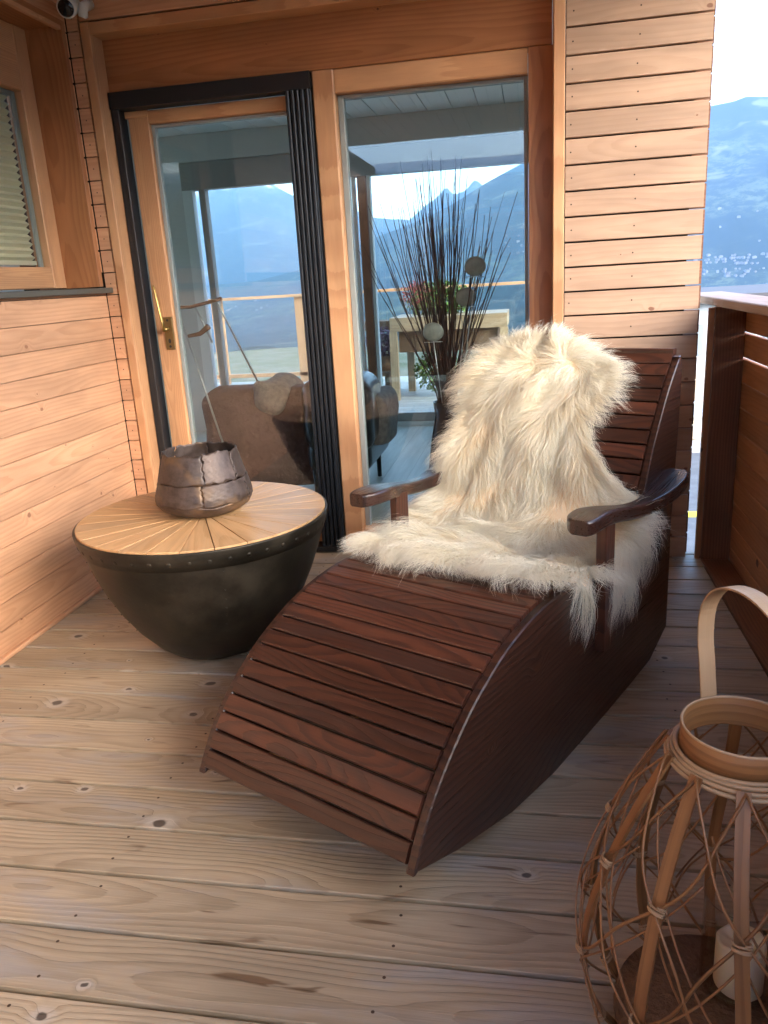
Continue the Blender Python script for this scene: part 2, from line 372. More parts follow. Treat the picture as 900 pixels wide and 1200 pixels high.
amp = np.clip((RR-2500)/2500, 0, 1)*np.clip(np.abs(RR-RN)/900, .06, 1)*np.clip(np.abs(RR-RF)/900, .3, 1)
TZ = TZ+amp*(rough*95+relief*60)
# low wooded hill on the valley floor, seen through the door
hill = np.exp(-((AZ+.34)/.10)**2-((RR-1500)/420)**2)*95
TZ = TZ+hill
def terrain_h(x, y):
    r_ = math.hypot(x, y); a = math.atan2(x, y); i = int(np.clip(np.searchsorted(az, a)-1, 0, len(az)-2)); j = int(np.clip(np.searchsorted(rr, r_)-1, 0, len(rr)-2))
    u_ = (a-az[i])/(az[i+1]-az[i]); v_ = (r_-rr[j])/(rr[j+1]-rr[j])
    return (TZ[i, j]*(1-u_)+TZ[i+1, j]*u_)*(1-v_)+(TZ[i, j+1]*(1-u_)+TZ[i+1, j+1]*u_)*v_
na, nr = TZ.shape; print('terrain top', TZ.max())
V = np.stack([TX, TY, TZ], -1).reshape(-1, 3)
idx = np.arange(na*nr).reshape(na, nr)
F = np.stack([idx[:-1, :-1], idx[1:, :-1], idx[1:, 1:], idx[:-1, 1:]], -1).reshape(-1, 4)[:, ::-1]
me = bpy.data.meshes.new('mountain_terrain'); me.from_pydata(V.tolist(), [], F.tolist())
me.polygons.foreach_set('use_smooth', [True]*len(me.polygons)); me.update()
N = NT('mountain_ground'); geo = N.n('NewGeometry'); pos = geo.outputs['Position']
sp = N.n('SeparateXYZ'); N.set(sp.inputs[0], pos)
n1 = N.noise(pos, .0016, 6, .6); n2 = N.noise(pos, .016, 6, .75)
c = N.mix(N.ramp(n1, .42, .60), (.006, .016, .010), (.075, .095, .045))
c = N.mix(N.ramp(n2, .42, .56), c, (.008, .018, .010))
mead = N.math('MULTIPLY', N.ramp(N.noise(N.vmul(pos, (1, 1, 3)), .0021, 3, .5, .8), .60, .66), .5)
c = N.mix(mead, c, (.20, .20, .12))
vil = N.math('MULTIPLY', N.ramp(N.noise(pos, .03, 4, .75), .62, .72), N.ramp(sp.outputs[2], -120, 80, 1, 0))
c = N.mix(vil, c, (.33, .31, .28))
snow = N.ramp(N.math('ADD', sp.outputs[2], N.math('MULTIPLY', N.math('SUBTRACT', N.noise(pos, .0035, 6, .7), .5), 900)), 1240, 1400)
c = N.mix(snow, c, (.82, .78, .76))
N.pin(Base_Color=c, Roughness=.95); N.set(N.p.inputs['Specular IOR Level'], .1)
me.materials.append(N.m); terr = bpy.data.objects.new('mountain_terrain', me); sc.collection.objects.link(terr); struct(terr)

# near ground below the balcony, road and its line
b = MB(); n = 40
ring = [V3(75*math.cos(2*PI*k/n), 75*math.sin(2*PI*k/n), -5.2) for k in range(n)]
ring2 = [V3(58*math.cos(2*PI*k/n), 58*math.sin(2*PI*k/n), -3.02) for k in range(n)]
b.add(ring+ring2+[V3(0, 0, -3.0)], [[k, (k+1) % n, n+(k+1) % n, n+k] for k in range(n)]+[[n+k, n+(k+1) % n, 2*n] for k in range(n)])
struct(b.build('ground', plain('near_ground', (.12, .13, .07), .95, col2=(.2, .18, .13), nscale=.6)))
b = MB(); b.add([(-40, 8.2, -2.95), (40, 8.2, -2.95), (40, 18.6, -2.95), (-40, 18.6, -2.95)], [[0, 1, 2, 3]]); struct(b.build('street', M['asphalt']))
b = MB(); b.add([(-40, 13.6, -2.945), (40, 13.6, -2.945), (40, 13.95, -2.945), (-40, 13.95, -2.945)], [[0, 1, 2, 3]]); struct(b.build('road_line', M['yellow']))
b = MB(); b.box((-40, 18.6, -2.99), (40, 19.4, -2.83), 0); struct(b.build('pavement', plain('kerb_stone', (.38, .37, .35), .8)))

# neighbouring low building in the gap beside the partition
g = thing('garage_building', 'low white building with beige doors across the street, seen through the narrow gap', 'building', (4.2, 21, -2.9))
b = MB(); b.box((1.6, 19.6, -2.95), (7.4, 25, .35), 0); b.build('wall', M['render'], g)
for k in range(5):
    b = MB(); x0 = 1.9+k*1.08; b.box((x0, 19.54, -2.83), (x0+.95, 19.597, -1.25), 2); dd = b.build('door', M['beige'], g)
    b = MB(); b.box((x0+.46, 19.525, -2.8), (x0+.49, 19.539, -1.28), 2); b.build('door_seam', M['greytrim'], dd)
for k in range(5):
    b = MB(); x0 = 1.95+k*1.08; b.box((x0, 19.54, -.85), (x0+.85, 19.597, -.15), 2); b.build('window', M['gasket'], g)
b = MB(); b.box((1.3, 19.2, .353), (7.7, 25.3, .50), 0); b.build('roof', M['roofdark'], g)

# village houses: one mesh kind, copies share it
def house_mesh(nm, w_, d_, h_, rf):
    b = MB(); hw, hd = w_/2, d_/2
    Vv = [(-hw, -hd, -4), (hw, -hd, -4), (hw, hd, -4), (-hw, hd, -4), (-hw, -hd, h_), (hw, -hd, h_), (hw, hd, h_), (-hw, hd, h_), (0, -hd, h_+rf*.9), (0, hd, h_+rf*.9)]
    b.add(Vv, [[0, 1, 5, 4], [2, 3, 7, 6], [1, 2, 6, 5], [3, 0, 4, 7], [4, 5, 8], [6, 7, 9]], mi=0)
    e = .8; Rv = [(-hw-e, -hd-e, h_-.3), (0, -hd-e, h_+rf), (0, hd+e, h_+rf), (-hw-e, hd+e, h_-.3), (hw+e, -hd-e, h_-.3), (hw+e, hd+e, h_-.3)]
    b.add(Rv, [[0, 1, 2, 3], [1, 4, 5, 2]], mi=1)
    o = b.build(nm, [M['housewall'], M['houseroof']]); return o
protos = [house_mesh('village_house', 10, 8, 5, 2.6), house_mesh('village_house', 16, 9, 7, 2.2), house_mesh('village_house', 8, 7, 4, 2.5)]
first = [True]*3; hp = np.random.default_rng(3)
def put_house(i, x, y, rz):
    global first
    if first[i]: o = protos[i]; first[i] = False
    else: o = protos[i].copy(); sc.collection.objects.link(o)
    o.location = (x, y, terrain_h(x, y)); o.rotation_euler = (0, 0, rz)
    tag(o, 'tiny pale village house with a gabled roof on the blue valley side below the mountain', 'house', 'houses of the far valley village')
def az_of(px): d = ray(px, horizon(px)); return math.atan2(d[0], d[1])
# each row: photo x range, photo y range, number: the house stands where that line of sight meets the slope
RT = np.arange(2300, 6000, 25.)
for x0, x1, y0, y1, cnt in ((812, 905, 300, 311, 46), (812, 905, 316, 326, 26), (830, 900, 240, 285, 5), (592, 622, 262, 300, 12), (248, 345, 276, 284, 12), (262, 345, 296, 304, 14), (250, 345, 352, 366, 10)):
    for k in range(cnt):
        dd = ray(hp.uniform(x0, x1), hp.uniform(y0, y1)); a = math.atan2(dd[0], dd[1]); te = dd[2]/math.hypot(dd[0], dd[1])
        for r_ in RT:
            if terrain_h(r_*math.sin(a), r_*math.cos(a)) > EYE+te*r_: break
        else: continue
        put_house(int(hp.integers(0, 3)), r_*math.sin(a), r_*math.cos(a), hp.uniform(0, 3.14))

# the air
hz = MB(); hz.box((-13000, -13000, -420), (13000, 13000, max(1300., float(TZ.max())+25)), 0, ch=0); hzo = hz.build('haze', M['render'])
N = NT('valley_air'); N.t.nodes.remove(N.p); pv = N.n('VolumePrincipled'); N.set(pv.inputs['Color'], (.40, .66, 1.0)); pv.inputs['Density'].default_value = .0001; pv.inputs['Anisotropy'].default_value = .0
N.t.links.new(pv.outputs[0], N.out.inputs['Volume']); hzo.data.materials.clear(); hzo.data.materials.append(N.m); hzo['kind'] = 'stuff'; hzo['label'] = 'blue valley haze'

# ================================================================== balcony floor
PZ = .096; Z0 = 1.254         # cladding pitch and a seam height
YB = 3.43                     # cladding face of the back wall
YD = 3.53                     # recessed frame plane
XL = -1.90
b = MB(); yk = 1.18-.1545*25
while yk < 3.5:
    hi = yk+.1545-.0105
    b.box((-1.93, yk, -.03), (.715 if hi < 3.43 else .80, min(hi, 3.52), 0), 0, ch=.0014)
    for xs in (-1.62, -.95, -.28, .4):
        for dy in (.035, .11):
            if yk+dy < 3.48:
                cx, cy = xs+rng.normal(0, .008), yk+dy+rng.normal(0, .004)
                b.add([(cx+.0036*math.cos(t), cy+.0036*math.sin(t), .0006) for t in np.linspace(0, 2*PI, 9)[:-1]], [list(range(8))], mi=1)
    yk += .1545
b.box((-2.0, -2.8, -.12), (1.0, 3.52, -.034), 1, mi=2)
deck = struct(b.build('deck_floor', [M['deck'], M['nail'], M['darkgap']]))
b = MB(); b.box((.72, -2.69, -.028), (.835, 3.42, .004), 1); tag(b.build('kerb_board', M['railpost']), 'dark brown board lying along the foot of the railing', 'board')
b = MB(); b.box((XL+.001, -2.69, 0.0), (XL+.022, 3.38, .018), 1, ch=.006); tag(b.build('skirting_strip', M['larch']), 'thin wooden strip along the foot of the orange side wall', 'trim')

# porch ceiling
b = MB()
for k in range(32):
    x0 = -2.5+k*.12; b.box((x0, -1.7, 2.62), (x0+.112, 3.9, 2.645), 1)
b.box((-2.5, -1.7, 2.65), (1.3, 3.9, 2.8), 1, mi=1)
struct(b.build('porch_ceiling', [M['larch'], M['darkgap']]))
b = MB(); k = 0  # added unseen screen, dark so neither sky nor sunlit boards reflect in the panes
while k*PZ < 2.4: b.box((-1.9, -3.222, k*PZ+.002), (1.6, -3.20, (k+1)*PZ-.002), 0, ch=.0016); b.box((-1.922, -3.198, k*PZ+.002), (-1.90, -1.604, (k+1)*PZ-.002), 1, ch=.0016); k += 1
b.box((-1.9, -3.3, 0), (1.6, -3.226, 2.4), 2, mi=1)
tag(b.build('added_rear_screen', [M['railpost'], M['darkgap']]), 'dark brown board screen added unseen behind the viewer to keep bright sky out of the panes', 'wall')


# ================================================================== left wall with window
lw = thing('side_wall', 'orange larch board wall with a recessed window on the left of the deck', 'wall', (XL, 1.5, 0))
b = MB()
WZ0, WZ1, WY0, WY1 = 1.292, 2.325, 1.9, 3.385
k = -13
while Z0+k*PZ < 2.6:
    z0 = Z0+k*PZ; z1 = z0+PZ-.0022; z0 = max(z0, .001)
    if z0 < WZ0-.03 or z0 >= WZ1-.02:
        z1c = min(z1, WZ0-.008) if z0 < WZ0 else z1
        ya = -1.6
        for ye in (3.426,):
            b.box((XL-.022, ya, z0), (XL, ye, z1c), 1, ch=.0016)
    else:
        b.box((XL-.022, -1.6, z0), (XL, WY0, z1), 1, ch=.0016)
        b.box((XL-.022, WY1+.014, z0+.003), (XL-.001, 3.426, z1-.003), 1, ch=.001, mi=0)
    k += 1
b.build('cladding', [M['larch']], lw)
b = MB(); b.box((-2.3, -3.3, -.1), (XL-.024, WY0-.03, 2.6), 2); b.box((-2.3, WY0-.03, -.1), (XL-.024, WY1+.0, WZ0-.03), 2); b.box((-2.3, WY0-.03, WZ1+.025), (XL-.024, WY1+.0, 2.6), 2); b.box((-2.3, WY1+.03, -.1), (XL-.024, 3.53, 2.6), 2)
b.build('backing', M['darkgap'], lw)
b = MB(); b.box((-2.2, WY1, WZ0), (XL+.002, WY1+.028, WZ1+.02), 2); b.box((-2.2, WY0-.028, WZ0), (XL+.002, WY0, WZ1+.02), 2)
b.build('window_jamb', M['glulam'], lw)
b = MB(); b.box((-2.2, WY0, WZ1), (XL+.003, WY1-.001, WZ1+.022), 1); b.build('window_head', M['glulam'], lw)
XS = -2.06
win = None
b = MB(); SZ0, SZ1, SY0, SY1 = 1.385, 2.078, 2.1, 3.288
b.box((XS-.06, SY1, WZ0+.004), (XS, WY1-.002, WZ1-.002), 2, ch=.004); b.box((XS-.06, WY0+.002, WZ0+.004), (XS, SY0, WZ1-.002), 2, ch=.004)
b.box((XS-.06, SY0, WZ0+.004), (XS-.001, SY1, SZ0), 1, ch=.004); b.box((XS-.06, SY0, SZ1), (XS-.001, SY1, WZ1-.002), 1, ch=.004)
win = b.build('window_sash', M['larch_post'], lw)
b = MB(); b.box((XS-.035, SY0, SZ0), (XS-.03, SY1, SZ1), 1, ch=0); b.build('pane', M['glass'], win)
b = MB()
for y0 in (SY1-.028,): b.box((XS-.046, y0, SZ0), (XS-.036, y0+.028, SZ1), 2); 
b.box((XS-.055, SY0, SZ1-.02), (XS-.036, SY1-.03, SZ1), 1)
b.build('spacer', M['gasket'], win)
b = MB(); Vv = []; Ff = []; npl = 24; zt, zb = SZ1-.01, SZ0+.028
for i in range(npl*2+1):
    z_ = zt+(zb-zt)*i/(npl*2); x_ = XS-.058+(.009 if i % 2 else -.010)
    Vv += [(x_, SY0-.05, z_), (x_, SY1-.034, z_)]
Ff = [[2*i, 2*i+1, 2*i+3, 2*i+2] for i in range(npl*2)]
b.add(Vv, Ff); b.box((XS-.068, SY0-.05, zb-.018), (XS-.046, SY1-.034, zb), 1, mi=0); b.build('pleated_blind', [M['blind']], win)
b = MB(); b.box((-2.9, 1.7, 1.0), (-2.88, 3.5, 2.5), 1); b.build('room_back', M['greytrim'], lw)
b = MB(); b.box((XS-.02, WY0-.03, WZ0-.030), (XL+.036, 3.445, WZ0-.006), 1, ch=.003); b.build('sill', M['sillm'], lw)

# ================================================================== back wall: corner boards, trim, beam, door, window
bw = thing('back_wall', 'timber house wall at the back with heavy beam, trim boards and corner cladding around the glass', 'wall', (-.9, YD, 0))
b = MB(); k = -13
while Z0+k*PZ < 2.6:
    z0 = max(Z0+k*PZ, .001)+.0022; z1 = Z0+(k+1)*PZ-.0022
    b.box((XL+.003, YB, z0), (-1.846, YB+.022, z1), 0, ch=.0012)
    cx, cz = -1.871, (z0+z1)/2; b.add([(cx+.0028*math.cos(t), YB-.0006, cz+.0028*math.sin(t)) for t in np.linspace(0, 2*PI, 9)[:-1]], [list(range(8))], mi=1)
    k += 1
for z0, z1 in ((2.345, 2.438), (2.443, 2.54), (2.545, 2.62)): b.box((-1.838, YB, z0), (.13, YB+.022, z1), 0, ch=.002)
b.build('corner_cladding', [M['larch'], M['nail']], bw)
b = MB(); b.box((-1.838, YB-.004, 0.0), (-1.797, YD-.002, 2.338), 2, ch=.003); b.build('trim_board', M['larch_post'], bw)
b = MB(); b.box((.083, YB-.003, 0.0), (.127, YD-.002, 2.60), 2, ch=.003); b.build('trim_board', M['larch_post'], bw)
b = MB(); b.box((-1.795, YB-.002, 2.293), (.081, YD-.002, 2.338), 0, ch=.003); b.build('trim_board', M['larch_post'], bw)
b = MB(); b.box((-1.80, YD, 2.092), (.08, YD+.1, 2.34), 0, ch=.003); b.build('header_beam', M['glulam'], bw)
b = MB(); b.box((-.012, YD+.0, 0), (.10, YD+.1, 2.090), 2, ch=.003); b.build('post', M['glulam'], bw)
b = MB(); b.box((-2.3, YB+.024, -.1), (-1.84, YB+.3, 2.6), 2); b.box((-1.84, YD+.1, 2.345), (.13, YD+.3, 2.62), 0); b.box((-1.836, YB+.024, 2.345), (.13, YD+.09, 2.62), 0); b.build('backing', M['darkgap'], bw)
b = MB(); b.box((-1.80, 3.50, -.03), (.1, YD+.12, .004), 0, ch=.003); b.build('threshold', M['railpost'], bw)

pw = thing('picture_window', 'fixed window pane in an orange larch frame right of the sliding door', 'window', (-.4, YD, 0))
b = MB(); b.box((-.893, YD-.006, 0.02), (-.800, YD+.09, 2.088), 2, ch=.006); b.build('frame', M['larch_post'], pw)
b = MB(); b.box((-.799, YD-.001, 2.0), (-.014, YD+.09, 2.089), 0, ch=.005); b.build('frame', M['larch_post'], pw)
b = MB(); b.box((-.799, YD-.001, .02), (-.014, YD+.09, .108), 0, ch=.005); b.build('frame', M['larch_post'], pw)
b = MB(); b.box((-.799, YD+.045, .109), (-.775, YD+.09, 1.999), 2); b.box((-.030, YD+.045, .109), (-.014, YD+.09, 1.999), 2); b.box((-.774, YD+.045, 1.985), (-.031, YD+.09, 1.999), 0)
b.build('gasket', M['gasket'], pw)
b = MB(); b.box((-.774, YD+.065, .109), (-.031, YD+.073, 1.984), 0, ch=0); b.build('pane', M['glass'], pw)

sdr = thing('sliding_door', 'sliding glass door in larch with black outer frame and brass lever', 'door', (-1.35, YD, 0))
b = MB(); b.box((-1.793, YD-.03, 2.022), (-.896, YD+.05, 2.088), 0, ch=.002); b.box((-1.793, YD-.022, .03), (-1.758, YD+.05, 2.021), 2, ch=.002); b.build('outer_frame', M['black'], sdr)
b = MB()
b.box((-1.005, YD-.02, .03), (-.898, YD+.055, 2.021), 2, ch=.001)
for k in range(5): x0 = -1.003+k*.0215; b.box((x0, YD-.036, .03), (x0+.0145, YD-.0205, 2.020), 2, ch=.003)
b.build('screen_cassette', M['black2'], sdr)
b = MB(); b.box((-1.793, YD-.05, .004), (-.897, YD+.08, .029), 0); b.build('track', M['black'], sdr)
fr = MB(); fr.box((-1.745, YD+.03, .03), (-1.650, YD+.09, 1.99), 2, ch=.004); fr.box((-1.649, YD+.031, 1.962), (-.99, YD+.09, 2.018), 0, ch=.004); fr.box((-1.649, YD+.031, .03), (-.99, YD+.09, .13), 0, ch=.004)
fr.box((-1.757, YD+.028, 1.991), (-1.65, YD+.1, 2.019), 0, ch=.003); leaf = fr.build('door_leaf', M['larch_post'], sdr)
b = MB(); b.box((-1.649, YD+.05, .131), (-1.632, YD+.08, 1.961), 2); b.box((-1.631, YD+.05, 1.948), (-1.0, YD+.08, 1.961), 0); b.build('gasket', M['gasket'], leaf)
b = MB(); b.box((-1.631, YD+.06, .131), (-1.0, YD+.068, 1.947), 0, ch=0); b.build('pane', M['glass'], leaf)
b = MB(); b.prism([(-.022, -.075), (.022, -.075), (.022, .075), (-.022, .075)], (-1.678, YD+.028, 1.065), (1, 0, 0), (0, 0, 1), .010, .003)
b.add([(-1.678+.007*math.cos(t), YD+.0172, 1.03+.011*math.sin(t)) for t in np.linspace(0, 2*PI, 13)[:-1]], [list(range(12))], mi=1)
for zz in (1.125, 1.005): b.add([(-1.678+.006*math.cos(t), YD+.0173, zz+.006*math.sin(t)) for t in np.linspace(0, 2*PI, 13)[:-1]], [list(range(12))], mi=1)
# (prism extrudes towards -Y)
b.build('lock_plate', [M['darkbrass'], M['black']], leaf)
b = MB(); b.tube([(-1.680, YD+.02, 1.085), (-1.680, YD-.022, 1.085)], [.011, .011], 10); b.tube([(-1.680, YD-.022, 1.078), (-1.684, YD-.024, 1.12), (-1.694, YD-.024, 1.20), (-1.706, YD-.02, 1.275), (-1.708, YD-.018, 1.285)], [.010, .009, .008, .008, .005], 10, flat=.7); b.build('handle', M['brass'], leaf)

# ================================================================== slatted partition on the right
pt = thing('slatted_partition', 'pale larch board partition with black gaps and screw holes right of the window', 'wall', (.4, YB, 0))
b = MB(); k = -13
while Z0+k*PZ < 2.62:
    z0 = max(Z0+k*PZ, .002)+.0034; z1 = Z0+(k+1)*PZ-.0034
    b.box((.1305, YB, z0), (.655+rng.normal(0, .0012), YB+.022, z1), 0, ch=.0016)
    for cx in (.152, .395):
        cx += rng.normal(0, .002); cz = (z0+z1)/2+rng.normal(0, .003); b.add([(cx+.0032*math.cos(t), YB-.0006, cz+.0032*math.sin(t)) for t in np.linspace(0, 2*PI, 9)[:-1]], [list(range(8))], mi=1)
    k += 1
b.build('front_boards', [M['panel'], M['nail']], pt)
b = MB(); b.box((.131, YB+.024, 0), (.605, YB+.06, 2.62), 2); b.build('batten', M['darkgap'], pt)
b = MB(); k = -13
while Z0+k*PZ < 2.62:
    z0 = max(Z0+k*PZ, .002)+.0028; z1 = Z0+(k+1)*PZ-.0028
    b.box((.131, YB+.062, z0), (.672, YB+.084, z1), 0, ch=.0016); k += 1
b.build('rear_boards', [M['railpost']], pt)  # same slats as the front; their shade is put into the darker wood

# ================================================================== railing
rl = thing('railing', 'dark brown board railing with a square post on the right edge of the deck', 'railing', (.85, 2.5, 0))
b = MB(); b.box((.722, 3.43, .0), (.838, 3.51, 1.068), 2, ch=.003); b.build('post', M['railpost'], rl)
b = MB(); b.box((.698, 3.436, .0), (.7205, 3.456, 1.067), 2, ch=.002); b.build('post_facing', M['rail'], rl)
b = MB(); b.box((.755, 1.0, .0), (.838, 1.09, 1.068), 2, ch=.003); b.build('post', M['railpost'], rl)
for k in range(11):
    b = MB(); z0 = -.045+k*.1013; b.box((.840, -2.69, z0), (.862, 3.60, z0+.1013-(.009 if k > 7 else .004)), 1, ch=.002); b.build('rail_board', M['rail'], rl)
for ya, yb in ((-2.69, 3.445), (3.449, 4.1)):
    b = MB(); b.box((.712, ya, 1.074), (.885, yb, 1.106), 1, ch=.004); b.build('handrail', M['handrail'], rl)
b = MB(); b.box((.725, 3.93, .0), (.80, 4.0, 1.07), 2)
# ================================================================== room seen through the glass
b = MB(); b.add([(-6, YD+.1, 0), (.5, YD+.1, 0), (.5, 6.8, 0), (-6, 6.8, 0)], [[0, 1, 2, 3]]); struct(b.build('room_floor', M['roomfloor']))
b = MB()
for k in range(33):
    x0 = -6+k*.2; b.box((x0, YD+.1, 2.50), (x0+.194, 6.82, 2.515), 1, ch=.002)
b.box((-6, YD+.1, 2.518), (.6, 6.9, 2.6), 1, mi=1); struct(b.build('room_ceiling', [M['whiteceil'], M['greytrim']]))
rm = thing('room_wall', 'pale inner walls of the room seen through the glass', 'wall', (-2, 6.8, 0))
b = MB(); b.box((-6.1, YD+.1, 2.07), (-6, 6.9, 2.5), 1); b.box((-6.1, YD+.1, 0), (-6, YD+.5, 2.07), 2); b.box((.5, YD+.12, 0), (.6, 6.9, 2.5), 1); b.box((-6, 6.8, 0), (-2.93, 6.9, 2.5), 0); b.box((-6, YD+.1, 0), (-1.81, YD+.2, 2.5), 0); b.box((.09, YD+.11, 0), (.5, YD+.2, 2.5), 0); b.build('plaster', M['palewall'], rm)
b = MB(); b.box((-2.93, 6.80, 2.07), (.5, 6.9, 2.285), 0); b.build('lintel', M['greytrim'], rm)
b = MB(); b.box((-2.93, 6.78, 2.288), (.5, 6.9, 2.498), 0); b.build('upper_beam', M['palewall'], rm)
fw = thing('rear_glass_doors', 'glazed doors at the far side of the room opening to the other deck', 'door', (-1.2, 6.8, 0))
for x0, x1, mm in ((-2.93, -2.84, 'whiteceil'), (-2.78, -2.725, 'greytrim'), (-1.405, -1.335, 'railpost'), (-1.325, -1.30, 'whiteceil'), (-1.455, -1.43, 'whiteceil'), (.44, .5, 'whiteceil')):
    b = MB(); b.box((x0, 6.80, .0), (x1, 6.88, 2.069), 2); b.build('mullion', M[mm], fw)
b = MB(); b.box((-2.84, 6.80, 0.0), (.5, 6.9, .035), 0); b.box((-2.84, 6.84, .036), (.5, 6.88, .11), 0, mi=1); b.build('sill_track', [M['whiteceil'], M['greytrim']], fw)
b = MB(); b.box((-2.72, 6.845, .11), (.44, 6.85, 2.065), 0, ch=0); b.build('pane', M['glass'], fw)

# other deck
b = MB(); y_ = 6.92
while y_ < 10.4: b.box((-6.5, y_, -.03), (1.5, y_+.135, -.002), 0, ch=.003); y_ += .143
struct(b.build('rear_deck', wood('silvered_deck', (.48, .47, .44), (.38, .37, .34), (.15, .13, .12), freq=60, knot=.2, var=.1, rough=.6)))
rr_ = thing('rear_railing', 'thin wooden railing around the far deck seen through the room', 'railing', (-2, 10.3, 0))
b = MB(); b.box((-6.5, 10.2, 1.10), (1.5, 10.34, 1.135), 0); b.build('handrail', M['larch_post'], rr_)
b = MB(); b.box((-6.5, 10.25, .08), (-2.5, 10.3, .13), 0); b.build('bottom_rail', M['larch_post'], rr_)
for x0 in (-5.9, -4.2, -3.05, -2.5): b = MB(); b.box((x0, 10.25, 0), (x0+.14, 10.33, 1.099), 2); b.build('post', M['larch_post'], rr_)
b = MB(); b.box((-2.3, 10.29, .1), (1.5, 10.3, 1.09), 0, ch=0); b.build('glass_panel', M['glass'], rr_)

def leaves(c, rx, ry, rz_, n, size, seed, up=.5):
    r_ = np.random.default_rng(seed); V = []; F = []
    for i in range(n):
        d = r_.normal(size=3); d /= np.linalg.norm(d); p = np.array(c)+d*np.array([rx, ry, rz_])*r_.uniform(.25, 1)**.6
        a = r_.normal(size=3); a[2] += up; a /= np.linalg.norm(a); q = np.cross(a, r_.normal(size=3)); q /= np.linalg.norm(q); s_ = size*r_.uniform(.6, 1.4)
        k = len(V); V += [p-q*s_*.3, p+a*s_*.5, p+q*s_*.3, p-a*s_*.5]; F.append([k, k+1, k+2, k+3])
    b = MB(); b.add(V, F); return b
tb = thing('planter_table', 'raised wooden planter table on the far deck behind the twigs', 'planter', (-.9, 8.6, 0))
b = MB(); b.box((-1.46, 8.3, .72), (-.25, 9.1, .86), 0); b.build('top', M['planter'], tb)
b = MB(); b.box((-1.38, 8.36, .50), (-.35, 9.0, .715), 0); b.build('crate', M['basket'], tb)
for x0, y0 in ((-1.47, 8.3), (-.32, 8.3), (-1.40, 9.6-.6), (-.35, 9.0)):
    b = MB(); b.box((x0, y0, 0), (x0+.08, y0+.07, .719), 2); b.build('leg', M['planter'], tb)
pl = thing('planter_greenery', 'leafy green and red plants growing in the raised planter', 'plant', (-.9, 8.7, .86))
leaves((-.98, 8.75, 1.00), .36, .25, .22, 1500, .05, 4).build('foliage', M['green'], pl)
leaves((-1.2, 8.7, 1.08), .20, .2, .15, 380, .04, 6).build('flowers', M['redleaf'], pl)
pl = thing('trailing_plant', 'light green plant hanging below the planter top', 'plant', (-.9, 8.5, .2))
leaves((-1.02, 8.55, .28), .25, .15, .24, 900, .045, 8, -.5).build('foliage', M['green'], pl)
pl = thing('heather_bush', 'purple grey heather bush in a brown basket on a low bench', 'plant', (-1.62, 8.6, .4))
leaves((-1.62, 8.6, .60), .17, .15, .17, 1300, .035, 9).build('foliage', M['heather'], pl)
b = MB(); b.lathe([(.01, .30), (.12, .30), (.15, .46), (.13, .46)], (-1.62, 8.6, 0), 20); b.build('basket', M['basket'], pl)
bn = thing('low_bench', 'low brown bench on the far deck left of the planter table', 'bench', (-1.8, 8.6, 0))
b = MB(); b.box((-2.2, 8.35, .26), (-1.50, 8.9, .30), 0); b.build('seat', M['basket'], bn)
for x0 in (-2.18, -1.56): b = MB(); b.box((x0, 8.4, 0), (x0+.05, 8.85, .259), 2); b.build('leg', M['basket'], bn)
bn = thing('rear_shelf', 'brownish shelf board on the far deck behind the heather', 'shelf', (-1.9, 9.1, 0))
b = MB(); b.box((-2.35, 9.0, .70), (-1.5, 9.3, .80), 0); b.build('board', M['basket'], bn)
for x0 in (-2.3, -1.6): b = MB(); b.box((x0, 9.05, 0), (x0+.05, 9.25, .699), 2); b.build('leg', M['basket'], bn)
b = MB(); b.lathe([(.001, .002), (.07, .002), (.085, .26), (.078, .26), (.07, .2), (.001, .2)], (-1.62, 8.15, 0), 20); tag(b.build('green_pot', M['greenpot'], None, V3(-1.62, 8.15, 0)), 'bright green pot standing on the far deck', 'pot')

# sofa with throw, leather chair
def soft_box(lo, hi, seg=6, r_=.08, wob=.0, seed=1):
    bm = bmesh.new(); bmesh.ops.create_cube(bm, size=1); lo = np.array(lo); hi = np.array(hi)
    for v in bm.verts: v.co = Vector(((lo+hi)/2+np.array(v.co)*(hi-lo)))
    bmesh.ops.bevel(bm, geom=bm.edges[:]+bm.verts[:], offset=r_, segments=seg, affect='EDGES', profile=.5)
    bmesh.ops.subdivide_edges(bm, edges=bm.edges[:], cuts=2, use_grid_fill=True)
    b = MB(); Vv = np.array([v.co[:] for v in bm.verts])
    if wob: Vv = Vv+np.stack([np.sin(Vv[:, 1]*17+Vv[:, 2]*23+seed), np.sin(Vv[:, 0]*19+Vv[:, 2]*13+seed*2), np.sin(Vv[:, 0]*21+Vv[:, 1]*15+seed*3)], -1)*wob
    b.add(Vv, [[v.index for v in f.verts] for f in bm.faces], smooth=True); bm.free(); return b
sf = thing('sofa', 'low sofa under a mauve throw inside the room behind the door glass', 'sofa', (-1.6, 5.0, 0))
soft_box((-2.0, 4.75, .25), (-1.1, 5.75, .45), r_=.07).build('seat', M['throw'], sf)
soft_box((-2.03, 4.55, .04), (-1.15, 4.86, .66), r_=.10, wob=.008).build('backrest', M['throw'], sf)
o_ = soft_box((-1.68, 4.51, .50), (-1.44, 4.95, .71), r_=.09, wob=.012, seed=4).build('fleece_throw', M['greyfleece'], None, V3(-1.5, 4.7, .5)); tag(o_, 'pale wool throw lying over the top of the mauve sofa', 'throw')
ch = thing('leather_chair', 'black leather chair inside the room, its edge seen in the picture window', 'chair', (-1.1, 4.5, 0))
soft_box((-1.32, 4.35, .30), (-.90, 4.75, .73), r_=.09, wob=.006).build('backrest', M['leather'], ch)
soft_box((-1.32, 4.40, .16), (-.93, 5.1, .36), r_=.07).build('seat', M['leather'], ch)
